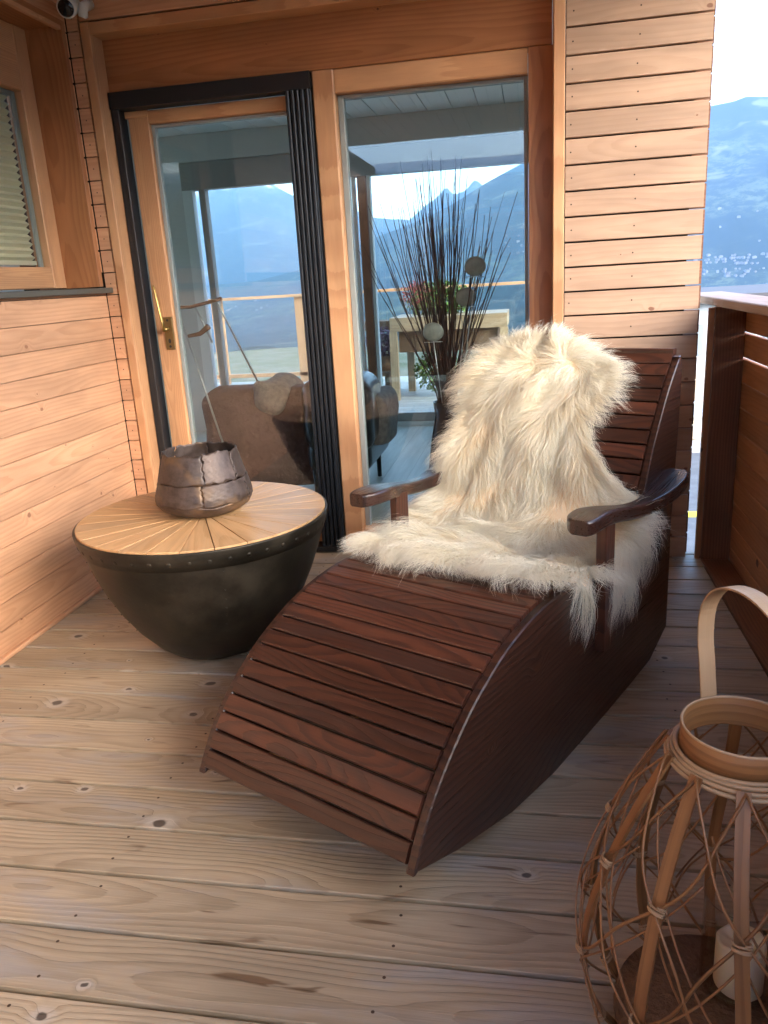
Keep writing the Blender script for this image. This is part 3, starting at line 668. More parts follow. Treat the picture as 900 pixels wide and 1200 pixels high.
for x0, y0 in ((-1.28, 4.45), (-1.0, 4.45), (-1.28, 5.0), (-1.0, 5.0)): b = MB(); b.tube([(x0, y0, 0), (x0, y0, .2)], [.014, .018], 8); b.build('leg', M['leather'], ch)
o_ = soft_box((-1.02, 4.55, .28), (-.845, 5.0, .60), r_=.06, wob=.01, seed=7).build('grey_sheepskin', M['greyfleece'], None, V3(-.93, 4.8, .4)); tag(o_, 'grey sheepskin hanging over the black leather chair', 'sheepskin')
# folding stand behind the door
st = thing('metal_stand', 'slim metal stand with a wooden top behind the door glass', 'stand', (-1.85, 4.4, 0))
b = MB(); b.tube([(-2.03, 4.38, 1.165), (-1.93, 4.40, 1.162), (-1.83, 4.4, 1.180), (-1.74, 4.42, 1.20)], [.016, .014, .014, .016], 8, flat=.7); b.build('top_bar', M['railpost'], st)
b = MB(); b.tube([(-1.96, 4.39, 1.0), (-1.89, 4.40, 1.01), (-1.83, 4.4, 1.05)], [.010, .013, .018], 8); b.build('hook', M['railpost'], st)
for a_, b_ in (((-2.0, 4.38, 1.16), (-1.79, 4.42, .16)), ((-1.92, 4.45, 1.16), (-1.86, 4.5, .95)), ((-1.80, 4.5, 1.17), (-1.74, 5.0, .55))):
    b = MB(); b.tube([a_, b_], [.0065, .0065], 8); b.build('rod', M['rod'], st)
b = MB(); b.tube([(-1.79, 4.42, .20), (-1.765, 4.42, .03)], [.014, .017], 8); b.build('foot', M['leather'], st)

# twigs in a vase behind the picture window, ceramic discs
VX, VY = -.44, 4.12
b = MB(); b.lathe([(.001, .001), (.10, .001), (.115, .05), (.12, .2), (.09, .42), (.065, .55), (.075, .62), (.068, .62), (.055, .55), (.08, .42), (.11, .2), (.001, .03)], (VX, VY, 0), 32)
tag(b.build('floor_vase', M['vase'], None, V3(VX, VY, 0)), 'dark floor vase behind the window holding the twigs', 'vase')
tw = thing('dried_twigs', 'tall fan of dark dried twigs behind the picture window', 'dried bouquet', (VX, VY, .05))
tr = np.random.default_rng(21)
for i in range(96):
    ang = tr.uniform(0, 2*PI); sp_ = abs(tr.normal(0, .24)); sp_ = min(sp_, .52)
    topx = VX+tr.uniform(-1, 1)*.12+math.cos(ang)*sp_*1.0; topy = VY+math.sin(ang)*sp_*.35
    topz = 1.84-.9*(topx-VX)**2*1.6-tr.uniform(0, .42)
    p0 = V3(VX+tr.normal(0, .02), VY+tr.normal(0, .015), .35); p1 = V3(VX+(topx-VX)*.12+tr.normal(0, .012), VY+tr.normal(0, .012), .68)
    p3 = V3(topx, topy, topz); p2 = (p1+p3)/2+tr.normal(0, .018, 3)+V3((topx-VX)*.05, 0, .03)
    P = []
    for t in np.linspace(0, 1, 4)[:-1]: P.append(p0*(1-t)+p1*t)
    for t in np.linspace(0, 1, 9): P.append((1-t)**2*p1+2*t*(1-t)*p2+t*t*p3+tr.normal(0, .003, 3))
    b = MB(); rad0 = tr.uniform(.003, .0055); b.tube(P, np.linspace(rad0, .0014, len(P)), 5)
    if tr.random() < .35:
        k = tr.integers(5, 9); q = np.array(P[k]); d = np.array(P[k+1])-q; d /= np.linalg.norm(d); d = d+tr.normal(0, .25, 3); L = tr.uniform(.15, .35)
        b.tube([q, q+d*L*.5, q+d*L+V3(0, 0, .03)], [.0015, .0012, .0008], 4)
    b.build('twig', M['twig'], tw)
for (x0, y0, z0, lb) in ((-.480, 3.96, .985, 'grey ceramic disc on a stem, lowest and leftmost among the twigs'), (-.268, 3.98, 1.283, 'grey ceramic disc on a stem, highest among the twigs'), (-.322, 4.06, 1.14, 'darker grey ceramic disc on a stem just below the highest one')):
    t = thing('ceramic_disc', lb, 'ornament', (x0, y0, z0), 'ceramic discs among the twigs')
    bm = bmesh.new(); bmesh.ops.create_uvsphere(bm, u_segments=24, v_segments=14, radius=.052)
    b = MB(); b.add([(x0+v.co.x, y0+v.co.y*.35, z0+v.co.z*(.95 if v.co.z > 0 else .8)) for v in bm.verts], [[v.index for v in f.verts] for f in bm.faces], smooth=True); bm.free(); b.build('disc', M['ceramic'], t)
    b = MB(); b.tube([(x0, y0, z0-.04), (VX+.3*(x0-VX), VY-.02, .5)], [.003, .003], 6); b.tube([(x0-.045, y0-.005, z0-.045), (x0+.045, y0-.005, z0-.045)], [.0018, .0018], 5); b.build('stem', M['rod'], t)

# ================================================================== security camera in the corner
sx, sy, sz = -1.795, 3.28, 2.352
scam = thing('security_camera', 'white security camera with a round black face under the ceiling in the corner', 'camera', (sx, sy, sz))
dcam = V3(.15, -.9, -.42); dcam /= np.linalg.norm(dcam)
b = MB(); c0 = V3(sx, sy, sz); b.tube([c0-dcam*.06, c0-dcam*.055, c0, c0+dcam*.028, c0+dcam*.032], [.02, .034, .037, .037, .034], 28); b.build('housing', M['whitepl'], scam)
b = MB(); b.tube([c0+dcam*.0325, c0+dcam*.0345], [.031, .030], 28); b.build('lens_face', M['lens'], scam)
b = MB(); q = c0+V3(.045, .03, .0); b.tube([q+V3(-.005, .0, -.034), q+V3(-.003, 0, -.030), q+V3(0, .0, 0), q+V3(.0, .06, .03)], [.012, .019, .021, .02], 20); b.build('bracket', M['whitepl'], scam)

# ================================================================== chaise longue
CC = V3(.136, 1.967, 0); CUv = V3(.4555, .890, 0); CUv /= np.linalg.norm(CUv); CM = V3(-CUv[1], CUv[0], 0); CW = .644
UP = V3(0, 0, 1)
def cp(s_, off, z_): return CC+CUv*s_+CM*off+UP*z_
chz = thing('chaise_longue', 'dark stained slatted wooden rocking lounger with curved armrests in the middle of the deck', 'lounger', tuple(cp(0, .32, 0)))
PROF = np.array([(-.803, .145), (-.779, .189), (-.752, .232), (-.712, .28), (-.654, .332), (-.578, .388), (-.507, .425), (-.439, .455), (-.352, .479), (-.254, .494), (-.163, .495), (-.08, .487), (.016, .467), (.10, .446), (.18, .436), (.25, .447), (.31, .485), (.36, .545), (.405, .615), (.445, .690), (.485, .755), (.53, .817), (.58, .880), (.635, .937), (.690, .985)])
# smooth spline through the profile
def catmull(P, n=12):
    out = []
    for i in range(len(P)-1):
        p0 = P[max(i-1, 0)]; p1 = P[i]; p2 = P[i+1]; p3 = P[min(i+2, len(P)-1)]
        for t in np.linspace(0, 1, n)[:-1]: out.append(.5*((2*p1)+(-p0+p2)*t+(2*p0-5*p1+4*p2-p3)*t*t+(-p0+3*p1-3*p2+p3)*t**3))
    out.append(P[-1]); return np.array(out)
PS = catmull(PROF); seg = np.linalg.norm(np.diff(PS, axis=0), axis=1); AR = np.r_[0, np.cumsum(seg)]; ALEN = AR[-1]
def prof(a):
    s_ = np.interp(a, AR, PS[:, 0]); z_ = np.interp(a, AR, PS[:, 1]); e = .012
    ts = np.interp(np.minimum(a+e, ALEN), AR, PS[:, 0])-np.interp(np.maximum(a-e, 0), AR, PS[:, 0]); tz = np.interp(np.minimum(a+e, ALEN), AR, PS[:, 1])-np.interp(np.maximum(a-e, 0), AR, PS[:, 1])
    l = np.hypot(ts, tz); return s_, z_, ts/l, tz/l
# slats
pitch = .0468; ns = int(ALEN/pitch); pitch = ALEN/ns
for i in range(ns):
    a = (i+.5)*pitch; s_, z_, ts, tz = prof(a); tdir = CUv*ts+UP*tz; nrm = -CUv*tz+UP*ts
    c = cp(s_, CW/2, z_)-nrm*.0085
    b = MB(); b.board(c, -CM, tdir, CW-.046+rng.normal(0, .0008), pitch-.0052, .017, .0026); b.build('slat', M['chaise'], chz)
b = MB(); c = cp(.700, CW/2, .984); b.board(c, -CM, CUv, CW-.046, .030, .022, .004); b.build('slat', M['chaise'], chz)
# side panels
inner = [(PS[i][0]+0, PS[i][1]) for i in range(0, len(PS), 5)]
def offs(pts, d):
    P = np.array(pts); T = np.gradient(P, axis=0); T /= np.linalg.norm(T, axis=1)[:, None]; return P+np.c_[T[:, 1], -T[:, 0]]*d
top = offs(PS[::5], .007)
top = [tuple(p) for p in top if p[1] < .975]
outline = [(-.803, .128)]+top+[(.672, .972), (.690, .975), (.704, .960), (.708, .93), (.700, .75), (.672, .45), (.672, .075), (.52, .012), (.342, .004), (.16, 0), (-.187, 0), (-.41, .024), (-.642, .080), (-.79, .130)]
oo = [outline[0]]
for p in outline[1:]:
    if math.hypot(p[0]-oo[-1][0], p[1]-oo[-1][1]) > .006: oo.append(p)
for off in (0.0, CW-.022):
    b = MB(); # frame ex=CUv, ey=UP, ez=ex x ey
    ez = np.cross(CUv, UP); O = cp(0, off, 0) if ez@CM > 0 else cp(0, off+.022, 0)
    b.prism(oo, O, CUv, UP, .022, .003); b.build('side_panel', M['chaise_side'], chz)
b = MB(); b.board(cp(-.60, CW/2, .20), -CM, UP, CW-.046, .09, .02, .003); b.build('cross_rail', M['chaise_side'], chz)
b = MB(); b.board(cp(.64, CW/2, .5), -CM, UP, CW-.046, .80, .018, .003); b.build('back_board', M['chaise_side'], chz)
# armrests: centre line (s, off, z, half width), thickness
ARM = [(-.055, -.002, .650, .024), (-.04, .000, .651, .036), (-.01, .004, .652, .045), (.04, .004, .651, .046), (.09, -.002, .645, .039), (.15, -.010, .634, .030), (.21, -.018, .622, .025), (.28, -.026, .613, .025), (.35, -.032, .610, .030), (.42, -.035, .615, .040), (.48, -.036, .624, .047), (.53, -.036, .632, .048), (.57, -.036, .638, .042), (.595, -.036, .641, .028)]
def arm(sign, base, ds=0):
    b = MB(); A = catmull(np.array(ARM), 5); V = []; G = []; n = len(A); th = .040
    for i, (s_, o_, z_, h_) in enumerate(A):
        for (oo_, zz_) in ((-h_, -.006), (-h_+.006, 0), (h_-.006, 0), (h_, -.006), (h_, -th+.006), (h_-.006, -th), (-h_+.006, -th), (-h_, -th+.006)):
            V.append(cp(s_+ds, base+sign*(o_+oo_), z_+zz_)); G.append((s_, oo_, zz_))
    F = [[i*8+k, i*8+(k+1) % 8, (i+1)*8+(k+1) % 8, (i+1)*8+k] for i in range(n-1) for k in range(8)]+[list(range(7, -1, -1)), [(n-1)*8+k for k in range(8)]]
    b.add(V, F, G); return b
arm(1, 0).build('armrest', M['chaise_arm'], chz); arm(-1, CW+.028, -.05).build('armrest', M['chaise_arm'], chz)
for base, sg in ((-.0305, 1), (CW+.0005, 1)):
    b = MB(); b.board(cp(.085, base+.015, .43), UP, CUv, .36, .062, .028, .003); b.build('arm_post', M['chaise'], chz)
for base in (-.0305, CW+.0005):
    b = MB(); b.board(cp(.52, base+.015, .49), UP, CUv, .24, .06, .028, .003); b.build('arm_post', M['chaise_side'], chz)
for o in list(chz.children):
    if o.type == 'MESH' and o.name.startswith('armrest'):
        m_ = o.modifiers.new('b', 'BEVEL'); m_.width = .004; m_.segments = 2; m_.limit_method = 'ANGLE'

# ================================================================== sheepskin
def A_of_s(sv): return float(np.interp(sv, PS[:, 0], AR))
aF = A_of_s(-.15); aT = ALEN
# right limit of the hide across the chaise (offset from the right side; below 0 it hangs over the side) against arc length
la = [aF-.01, A_of_s(-.10), A_of_s(-.04), A_of_s(.03), A_of_s(.09), A_of_s(.14), A_of_s(.2), A_of_s(.27), A_of_s(.33), A_of_s(.38), A_of_s(.42), A_of_s(.47), A_of_s(.52), A_of_s(.58), A_of_s(.63), ALEN]
lr = [.10, .0, -.035, .01, .0, -.04, -.07, -.08, -.06, -.01, .13, .22, .25, .19, .22, .39]
ll = [.60, .65, .66, .68, .69, .70, .71, .71, .70, .69, .66, .65, .64, .63, .61, .55]
def skin_pos(u_, v_):
    """u along the hide 0..1, v from right 0 to left 1 -> world position, normal, tangent up the chaise, tangent to the left"""
    a = aF+u_*(aT-aF); s_, z_, ts, tz = prof(a)
    # the hide does not follow the seat corner exactly
    puff = .018+.034*np.exp(-((a-A_of_s(.28))/.11)**2)+.012*np.sin(u_*21+v_*5)*np.sin(v_*9+u_*4)
    r_ = np.interp(a, la, lr); l_ = np.interp(a, la, ll); off = r_+(l_-r_)*v_
    n2 = np.stack([-tz, ts], -1)
    s2 = s_+n2[:, 0]*puff; z2 = z_+n2[:, 1]*puff
    over = np.clip(-off, 0, None); offc = np.where(off < 0, -.012-over*.10, off); z2 = z2-over*.95-np.where(off < 0, .004, 0)
    ov = np.clip(off-CW, 0, None); offc = np.where(off > CW, CW+ov*.4, offc); z2 = z2-ov*.7
    P = CC+s2[:, None]*CUv+offc[:, None]*CM+z2[:, None]*UP
    blend = np.clip(over/.03, 0, 1)[:, None]
    nn = n2[:, :1]*CUv+n2[:, 1:]*UP; nn = nn*(1-blend)+(-CM)*blend
    tt = ts[:, None]*CUv+tz[:, None]*UP
    return P, nn, tt, off
gu, gv = 60, 44
U_, V_ = np.meshgrid(np.linspace(0, 1, gu), np.linspace(0, 1, gv), indexing='ij')
P, NN, TT, OF = skin_pos(U_.ravel(), V_.ravel())
b = MB(); fi = np.arange(gu*gv).reshape(gu, gv)
F = np.stack([fi[:-1, :-1], fi[1:, :-1], fi[1:, 1:], fi[:-1, 1:]], -1).reshape(-1, 4).tolist()
nv = gu*gv; b.add(np.r_[P+NN*.003, P-NN*.004], F+[[i+nv for i in f[::-1]] for f in F], smooth=True)
skin = thing('sheepskin', 'cream long haired sheepskin draped over the seat and back of the wooden lounger', 'sheepskin', tuple(cp(.2, .3, .5)))
b.build('hide', M['hide'], skin)
def strands(n, Lmin, Lmax, wid, seed, edge=False, nseg=7):
    r_ = np.random.default_rng(seed)
    if edge:
        e = r_.integers(0, 4, n); t = r_.random(n); q = r_.random(n)**2*.10
        u_ = np.where(e == 0, q*.6, np.where(e == 1, 1-q*.6, t)); v_ = np.where(e == 2, q, np.where(e == 3, 1-q, t))
    else: u_ = r_.random(n)*.995; v_ = r_.random(n)
    P, NN, TT, OF = skin_pos(u_, v_)
    L_ = np.cross(NN, TT); L_ = np.where((L_@CM)[:, None] < 0, -L_, L_)
    # combing field
    ang = 1.15*np.sin(u_*7.3+v_*4.1+.5)*np.cos(v_*6.7-u_*3.1)+.45*np.sin(u_*19+v_*13)+r_.normal(0, .22, n)
    ang += (v_-.5)*1.1
    topm = np.clip((u_-.90)/.08, 0, 1); down = -TT*np.cos(ang)[:, None]+L_*np.sin(ang)[:, None]
    upm = (TT*.75-CUv*0+L_*((v_-.5)*1.0+np.sin(u_*40+v_*23)*.5)[:, None]); D = down*(1-topm[:, None])+upm*topm[:, None]
    # outwards at the side borders
    bo = np.clip((.10-v_)/.10, 0, 1)[:, None]; bl = np.clip((v_-.93)/.07, 0, 1)[:, None]
    onside = (OF < -.005)[:, None]
    D = np.where(onside, D*.35-UP*.9, D*(1-bo*.6)+(-L_)*bo*.7); D = D*(1-bl*.5)+L_*bl*.6
    D /= np.linalg.norm(D, axis=1)[:, None]
    tuf = np.sin(u_*23+v_*11+2*np.sin(v_*9))*np.sin(v_*19-u_*13+2*np.sin(u_*8)); Ln = r_.uniform(Lmin, Lmax, n)*(1+.18*np.sin(u_*11+v_*17)+.30*tuf); lift = r_.uniform(.12, .75, n)*(1-.3*topm)*(1+.55*tuf)
    T = np.linspace(0, 1, nseg)
    pts = P[:, None, :]+Ln[:, None, None]*(D[:, None, :]*T[None, :, None]+NN[:, None, :]*(lift[:, None]*(1.35*T-.95*T**2)[None, :])[..., None])
    pts[:, :, 2] -= (Ln[:, None]*T[None, :]**2*.16)
    # clumps
    nc = max(60, n//30); cu = r_.random(nc); cv = r_.random(nc); ci = r_.integers(0, n, nc)
    cid = np.zeros(n, int); K = 2.2
    for s0 in range(0, n, 4000):
        d = (u_[s0:s0+4000, None]*K-u_[ci][None]*K)**2+(v_[s0:s0+4000, None]-v_[ci][None])**2; cid[s0:s0+4000] = d.argmin(1)
    CPt = pts[ci][cid]; CRt = P[ci][cid]; rel = CPt
    kk = (.85*T**1.5)[None, :, None]*r_.uniform(.1, 1, n)[:, None, None]
    dist = np.linalg.norm(P-CRt, axis=1); kk = kk*np.clip(1.4-dist/.05, 0, 1)[:, None, None]
    pts = pts*(1-kk)+rel*kk
    # waves, the same in each clump
    ph = r_.random(nc)*6.28; fq = r_.uniform(4, 12, nc); S = np.cross(D, NN)
    wv = np.sin(ph[cid][:, None]+fq[cid][:, None]*T[None, :])*(.085*Ln)[:, None]*T[None, :]
    pts += S[:, None, :]*wv[..., None]; pts += NN[:, None, :]*(np.cos(ph[cid][:, None]+fq[cid][:, None]*T[None, :])*(.03*Ln)[:, None]*T[None, :])[..., None]
    fly = (r_.random(n) < .12)[:, None, None]; pts += r_.normal(0, .0012, pts.shape)*T[None, :, None]; pts += r_.normal(0, .010, (n, 1, 3))*(T**1.5)[None, :, None]*fly
    side = S+r_.normal(0, .7, S.shape); side /= np.linalg.norm(side, axis=1)[:, None]
    wd = (wid*(1-.8*T**2))[None, :, None]*side[:, None, :]*.5
    A = pts-wd; B = pts+wd; V = np.stack([A, B], 2).reshape(-1, 3)
    base = (np.arange(n)*nseg*2)[:, None]; k = np.arange(nseg-1)[None, :]*2
    F = np.stack([base+k, base+k+1, base+k+3, base+k+2], -1).reshape(-1, 4)
    tt = np.tile(np.repeat(T, 2), n); rn = np.repeat(r_.random(n), nseg*2)
    return V, F, tt, rn
Vs = []; Fs = []; ts_ = []; rs_ = []; nb = 0
for args in ((66000, .060, .118, .0011, 1, False), (22000, .06, .125, .0011, 2, True)):
    v, f, t, r2 = strands(*args); Vs.append(v); Fs.append(f+nb); nb += len(v); ts_.append(t); rs_.append(r2)
Vs = np.concatenate(Vs)-np.array(skin.location); Fs = np.concatenate(Fs); ts_ = np.concatenate(ts_); rs_ = np.concatenate(rs_)
me = bpy.data.meshes.new('wool'); me.vertices.add(len(Vs)); me.vertices.foreach_set('co', Vs.astype(np.float32).ravel())
me.loops.add(Fs.size); me.loops.foreach_set('vertex_index', Fs.astype(np.int32).ravel())
me.polygons.add(len(Fs)); me.polygons.foreach_set('loop_start', np.arange(0, Fs.size, 4, dtype=np.int32))
me.update(calc_edges=True); me.polygons.foreach_set('use_smooth', np.ones(len(Fs), bool))
a = me.attributes.new('tt', 'FLOAT', 'POINT'); a.data.foreach_set('value', ts_.astype(np.float32))
a = me.attributes.new('rnd', 'FLOAT', 'POINT'); a.data.foreach_set('value', rs_.astype(np.float32))
me.materials.append(M['wool']); wo = bpy.data.objects.new('wool', me); sc.collection.objects.link(wo); wo.parent = skin

# ================================================================== bowl table
TCX, TCY, TH, TR = -1.141, 2.500, .50, .432
tb = thing('drum_table', 'round side table with a dark metal bowl base and radial wooden top', 'table', (TCX, TCY, 0))
prf = [(.001, .002), (.10, .002), (.150, .006), (.185, .022), (.228, .060), (.281, .125), (.328, .200), (.366, .280), (.396, .360), (.418, .430), (.428, .472), (.432, .492), (.426, .494), (.42, .47)]
b = MB(); b.lathe(prf, (TCX, TCY, 0), 96)
b.build('bowl', M['bowl'], tb)
b = MB(); b.lathe([(.4195, .434), (.4225, .434), (.4345, .474), (.4375, .492), (.4365, .496), (.430, .496)], (TCX, TCY, 0), 96)
nr_ = 44
for k in range(nr_):
    t = 2*PI*k/nr_; r0 = .4305; c = V3(TCX+r0*math.cos(t), TCY+r0*math.sin(t), .461); nv_ = V3(math.cos(t)*.96, math.sin(t)*.96, -.28)
    tb2 = V3(-math.sin(t), math.cos(t), 0); up_ = np.cross(nv_, tb2); V = []
    for rr2, hh in ((.0085, -.001), (.0075, .0010), (.0040, .0018)):
        for q in range(8): V.append(c+nv_*hh+(tb2*math.cos(q*PI/4)+up_*math.sin(q*PI/4))*rr2)
    V.append(c+nv_*.0020); b.add(V, [[j*8+q, j*8+(q+1) % 8, (j+1)*8+(q+1) % 8, (j+1)*8+q] for j in range(2) for q in range(8)]+[[16+q, 16+(q+1) % 8, 24] for q in range(8)], smooth=True)
# vertical seam rivets
for tq in (-1.05, -2.35, .6):
    for k in range(9):
        z_ = .42-k*.035; r0 = np.interp(z_, [p[1] for p in prf[:12]], [p[0] for p in prf[:12]])+.001; c = V3(TCX+r0*math.cos(tq), TCY+r0*math.sin(tq), z_); nv_ = V3(math.cos(tq)*.85, math.sin(tq)*.85, -.5)
        b.add([c+V3(.003*math.cos(q*1.05), .003*math.sin(q*1.05), .003*math.sin(q*2.1)) for q in range(6)]+[c+nv_*.003], [[q, (q+1) % 6, 6] for q in range(6)], smooth=True)
b.build('riveted_band', M['bowl'], tb)
nw = 26; rin = .055
for k in range(nw):
    t0 = 2*PI*k/nw+.11; t1 = 2*PI*(k+1)/nw+.11; g_ = .0011+.0009*rng.random(); tm = (t0+t1)/2; ex = V3(math.cos(tm), math.sin(tm), 0); ey = V3(-math.sin(tm), math.cos(tm), 0)
    pts = [(rin, -rin*math.tan((t1-t0)/2)+g_)]
    for q in np.linspace(-.5, .5, 6): pts.append((.428*math.cos(q*(t1-t0)), .428*math.sin(q*(t1-t0))-2*g_*q))
    pts.append((rin, rin*math.tan((t1-t0)/2)-g_))
    b = MB(); b.prism(pts, (TCX, TCY, .482+rng.normal(0, .0003)), ex, ey, .020, .0015); b.build('top_wedge', M['table_top'], tb)
b = MB(); b.lathe([(.001, .478), (.425, .478), (.425, .481), (.001, .481)], (TCX, TCY, 0), 48); b.build('under_board', M['darkgap'], tb)
b = MB(); b.lathe([(.001, .5015), (.053, .5015), (.054, .4990)], (TCX, TCY, 0), 26, smooth=False); b.build('hub', M['table_top'], tb)

# ================================================================== beaten iron vase on the table
vx, vy = -1.133, 2.512
iv = thing('iron_vase', 'beaten iron vase of torn overlapping plates standing on the round table', 'vase', (vx, vy, .503))
vz = [0, .012, .028, .050, .075, .11, .15, .19, .225]; vr = [.095, .125, .153, .168, .166, .156, .145, .134, .124]
def vrad(z_): return float(np.interp(z_, vz, vr))
def plate(b, t0, t1, z0, z1, dr, seed, topj=0., tilt=0.):
    r_ = np.random.default_rng(seed); nu = 26; nvv = 12; V = []
    e0 = [r_.normal(0, .004)+.006*math.sin(q*2.1+seed) for q in range(nvv+1)]; e1 = [r_.normal(0, .004)+.006*math.sin(q*1.7+seed*3) for q in range(nvv+1)]
    tp = np.array([math.sin(q*.33+seed)*.6+math.sin(q*.9+seed*2.2)*.4 for q in range(nu+1)])*topj; bt = np.array([math.sin(q*.5+seed*1.7) for q in range(nu+1)])*.0035
    for layer in (0, .0022):
        for j in range(nvv+1):
            for i in range(nu+1):
                fu, fv = i/nu, j/nvv; t = (t0+e0[j]/.15*.5)*(1-fu)+(t1+e1[j]/.15*.5)*fu
                z_ = z0+bt[i]+(z1+tp[i]-z0-bt[i])*fv; z_ = max(z_, 0)
                rr2 = vrad(z_)+dr+tilt*(fv-.5)-layer+.0008*math.sin(i*1.3+j*1.9+seed)
                V.append((vx+rr2*math.cos(t), vy+rr2*math.sin(t), .503+z_))
    W_ = nu+1; n0 = W_*(nvv+1); F = []
    for j in range(nvv):
        for i in range(nu): q = j*W_+i; F.append([q, q+1, q+1+W_, q+W_]); F.append([n0+q+W_, n0+q+1+W_, n0+q+1, n0+q])
    for i in range(nu): F.append([i+1, i, n0+i, n0+i+1]); q = nvv*W_+i; F.append([q, q+1, n0+q+1, n0+q])
    for j in range(nvv): q = j*W_; F.append([q, q+W_, n0+q+W_, n0+q]); q = j*W_+nu; F.append([q+W_, q, n0+q, n0+q+W_])
    b.add(V, F, None, None, 0, True)
rows = []
up_cuts = [-2.62, -2.45+.28, -1.08, -.15, .9, 1.9, 2.75, 3.62]
up_cuts = [-2.55, -1.12, -.30, .7, 1.75, 2.7, 3.73]
for i in range(6): rows.append((up_cuts[i]+.004, up_cuts[i+1]-.004, .1265, .222 if i != 1 else .228, .0035))
md_cuts = [-2.75, -1.20, -.05, 1.2, 2.4, 3.53]
for i in range(5): rows.append((md_cuts[i]+.003, md_cuts[i+1]-.003, .053, .1255, 0.0))
for i, (t0, t1, z0, z1, tj) in enumerate(rows):
    b = MB(); plate(b, t0, t1, z0, z1, .0006*(i % 3), i+2, tj, .002*((i % 3)-1)); b.build('plate', M['iron'], iv)
b = MB(); b.lathe([(.001, .001), (.085, .001), (.088, .002)]+[(vrad(q)-.0008, q) for q in np.linspace(.004, .056, 9)]+[(vrad(q)-.004, q) for q in np.linspace(.056, .004, 7)]+[(.08, .004), (.001, .004)], (vx, vy, .503), 40, fn=lambda r_, z_, t, j: (r_*(1+.008*math.sin(t*7+j)), z_+(.004*math.sin(t*3+1)+.003*math.sin(t*8) if z_ > .045 else 0)))
b.build('bottom_dish', M['iron'], iv)

# ================================================================== lantern
LX, LY, LH = .298, 1.080, .60
ln = thing('cane_lantern', 'large bulbous cane lantern with a hoop handle in the right foreground', 'lantern', (LX, LY, 0))
lz = [.0, .015, .06, .12, .20, .27, .34, .41, .47, .53, .565]; lr_ = [.135, .150, .188, .213, .224, .220, .203, .178, .150, .118, .099]
LP = catmull(np.array(list(zip(lz, lr_))), 6)
def lrad(z_): return float(np.interp(z_, LP[:, 0], LP[:, 1]))
NS = 10; ph0 = -1.72
def lp(th, z_, dr=0): r_ = lrad(z_)+dr; return V3(LX+r_*math.cos(th), LY+r_*math.sin(th), z_)
for k in range(NS):
    th = ph0+2*PI*k/NS; pts = []; nor = []
    for z_ in np.linspace(.008, .558, 22):
        t = th+.035*math.sin(z_*9+k*1.3); pts.append(lp(t, z_, -.002)); e = .01; dr = (lrad(min(z_+e, .56))-lrad(max(z_-e, 0)))/(2*e); nn_ = V3(math.cos(t), math.sin(t), -dr); nor.append(nn_/np.linalg.norm(nn_))
    b = MB(); b.ribbon(pts, .0190, .0045, nor); b.build('slat', M['cane'], ln)
turn = 3.0*2*PI/NS
lr2 = np.random.default_rng(5)
for dirn in (1, -1):
    for k in range(NS):
        th = ph0+2*PI*k/NS; j1 = lr2.normal(0, .03); pts = []
        for z_ in np.linspace(.558, .03, 40):
            f = (.558-z_)/.528; t = th+dirn*(turn*f+.035*math.sin(f*3*2*PI))+j1*math.sin(f*PI*2); pts.append(lp(t, z_, .0035+.002*dirn+.004*abs(math.sin(f*3*PI))))
        b = MB(); b.tube(pts, .0021 if dirn > 0 else .0027, 6, flat=.8); b.build('cane_strand', M['cane'], ln)
for k in range(NS):
    for dirn, za, zb in ((1, .50, .14), (-1, .44, .10)):
        th = ph0+2*PI*(k+.5)/NS; pts = []
        for f in np.linspace(0, 1, 22): pts.append(lp(th+dirn*(2*PI/NS)*2*f, za+(zb-za)*f, .001-.004*math.sin(f*2*PI)))
        b = MB(); b.tube(pts, .0019, 5, flat=.8); b.build('cane_strand', M['cane'], ln)
# looped pieces between slats, bulging inside
for k in range(NS):
    th = ph0+2*PI*(k+.0)/NS
    for z0, z1 in ((.36, .19),):
        pts = []
        for f in np.linspace(0, 1, 14): t = th+2*PI/NS*f; z_ = z0+(z1-z0)*f-.035*math.sin(f*PI); pts.append(lp(t, z_, -.006-.02*math.sin(f*PI)))
        b = MB(); b.tube(pts, .0028, 6, flat=.7); b.build('cane_loop', M['cane'], ln)
for k in range(NS):
    th = ph0+2*PI*k/NS
    for z_ in (.382+.004*math.sin(k*3), .206+.005*math.sin(k*5), .065):
        t = th+.035*math.sin(z_*9+k*1.3); c = lp(t, z_); e = .01; dr = (lrad(z_+e)-lrad(z_-e))/(2*e); n_ = V3(math.cos(t), math.sin(t), -dr); n_ /= np.linalg.norm(n_); s_ = V3(-math.sin(t), math.cos(t), 0); u2 = np.cross(n_, s_); u2 = u2 if u2[2] > 0 else -u2
        b = MB()
        pts = []
        for q in np.linspace(0, 3.2*2*PI, 44): pts.append(c+s_*math.cos(q)*.0118+n_*(.002+math.sin(q)*.0078)+u2*(-.006+.012*q/(3.2*2*PI)+.001*math.sin(q*.5)))
        b.tube(pts, .0017, 5); b.build('binding', M['splint'], ln)
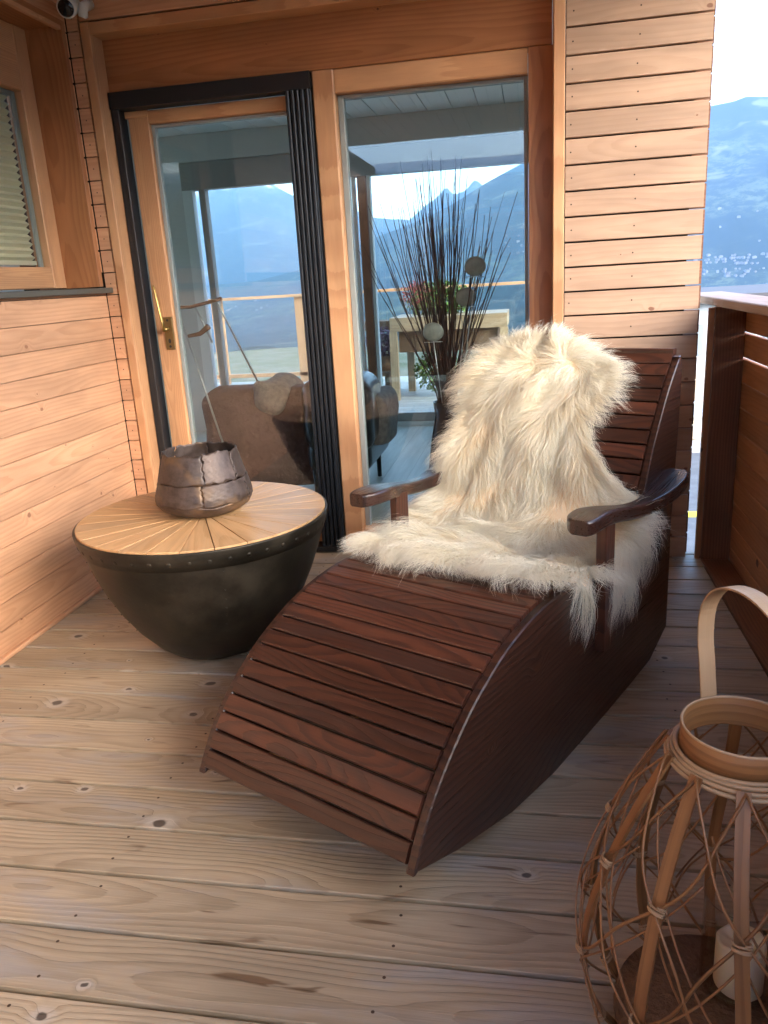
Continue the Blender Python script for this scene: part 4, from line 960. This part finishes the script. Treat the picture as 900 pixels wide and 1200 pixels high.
# top: splint ring and coiled rings
b = MB(); b.lathe([(.0815, .552), (.084, .552), (.0845, .598), (.082, .600), (.0805, .598), (.0805, .554)], (LX, LY, 0), 64); 
b.g = [(math.atan2(v[1]-LY, v[0]-LX)*.083, v[2], 0) for v in b.v]; b.build('collar', M['cane'], ln)
b = MB(); t_ = np.linspace(0, 2*PI, 65); b.tube([(LX+.0825*math.cos(t), LY+.0825*math.sin(t), .5995) for t in t_], .0022, 6, cap=False); b.build('collar_rim', M['splint'], ln)
for i, (r0, z0) in enumerate(((.090, .563), (.0945, .5585), (.099, .5535), (.1025, .5475))):
    b = MB(); b.tube([(LX+r0*math.cos(t), LY+r0*math.sin(t), z0+.001*math.sin(t*3+i)) for t in t_], .0034, 8, cap=False); b.build('coiled_ring', M['splint'], ln)
# lower rings and base
for z0, r0 in ((.020, lrad(.02)+.004), (.012, lrad(.012)-.006)):
    b = MB(); b.tube([(LX+r0*math.cos(t), LY+r0*math.sin(t), z0) for t in t_], .005, 8, cap=False); b.build('base_ring', M['cane'], ln)
b = MB(); b.lathe([(.001, .046), (.165, .046), (.167, .050), (.165, .060), (.001, .060)], (LX, LY, 0), 48); b.build('base_disc', M['basket'], ln)
# handle: flat bent strip from the back left of the collar over to the front right
hd_az = 1.92; hv = V3(math.cos(hd_az), math.sin(hd_az), 0); hn_ = V3(-hv[1], hv[0], 0)
pts = []; nor = []
HP = catmull(np.array([(.0865, .568), (.0875, .60), (.097, .65), (.106, .70), (.100, .75), (.064, .790), (0, .805), (-.064, .790), (-.100, .75), (-.106, .70), (-.097, .65), (-.0875, .60), (-.0865, .568)]), 6)
for i, (r_, z_) in enumerate(HP):
    pts.append(V3(LX, LY, 0)+hv*r_+UP*z_)
Tg = np.gradient(np.array(pts), axis=0); nor = [np.cross(t, hn_) for t in Tg]; nor = [q/np.linalg.norm(q) for q in nor]
b = MB(); b.ribbon(pts, .026, .003, nor); b.build('handle', M['splint'], ln)

# glass and candle
GX, GY = LX+.035, LY+.055
b = MB(); b.lathe([(.002, .0245), (.040, .0245), (.052, .030), (.056, .042), (.056, .205), (.0565, .212), (.0545, .212), (.054, .205), (.054, .044), (.049, .034), (.002, .030)], (GX, GY, .04), 40)
tag(b.build('glass_cylinder', M['thinglass'], None, V3(GX, GY, 0)), 'clear glass cylinder inside the cane lantern', 'glass')
cn = thing('pillar_candle', 'cream pillar candle inside the glass of the cane lantern', 'candle', (GX+.006, GY, .071))
b = MB(); b.lathe([(.001, .031), (.037, .031), (.039, .034), (.039, .118), (.037, .123), (.033, .122), (.02, .116), (.001, .115)], (GX+.006, GY, .04), 40, fn=lambda r_, z_, t, j: (r_, z_+(.003*math.sin(t*2)+.002*math.sin(t*5) if z_ > .1 else 0))); b.build('wax', M['candle'], cn)
b = MB(); b.tube([(GX+.006, GY, .153), (GX+.007, GY, .162), (GX+.009, GY, .168)], [.0013, .0012, .001], 6); b.build('wick', M['wick'], cn)
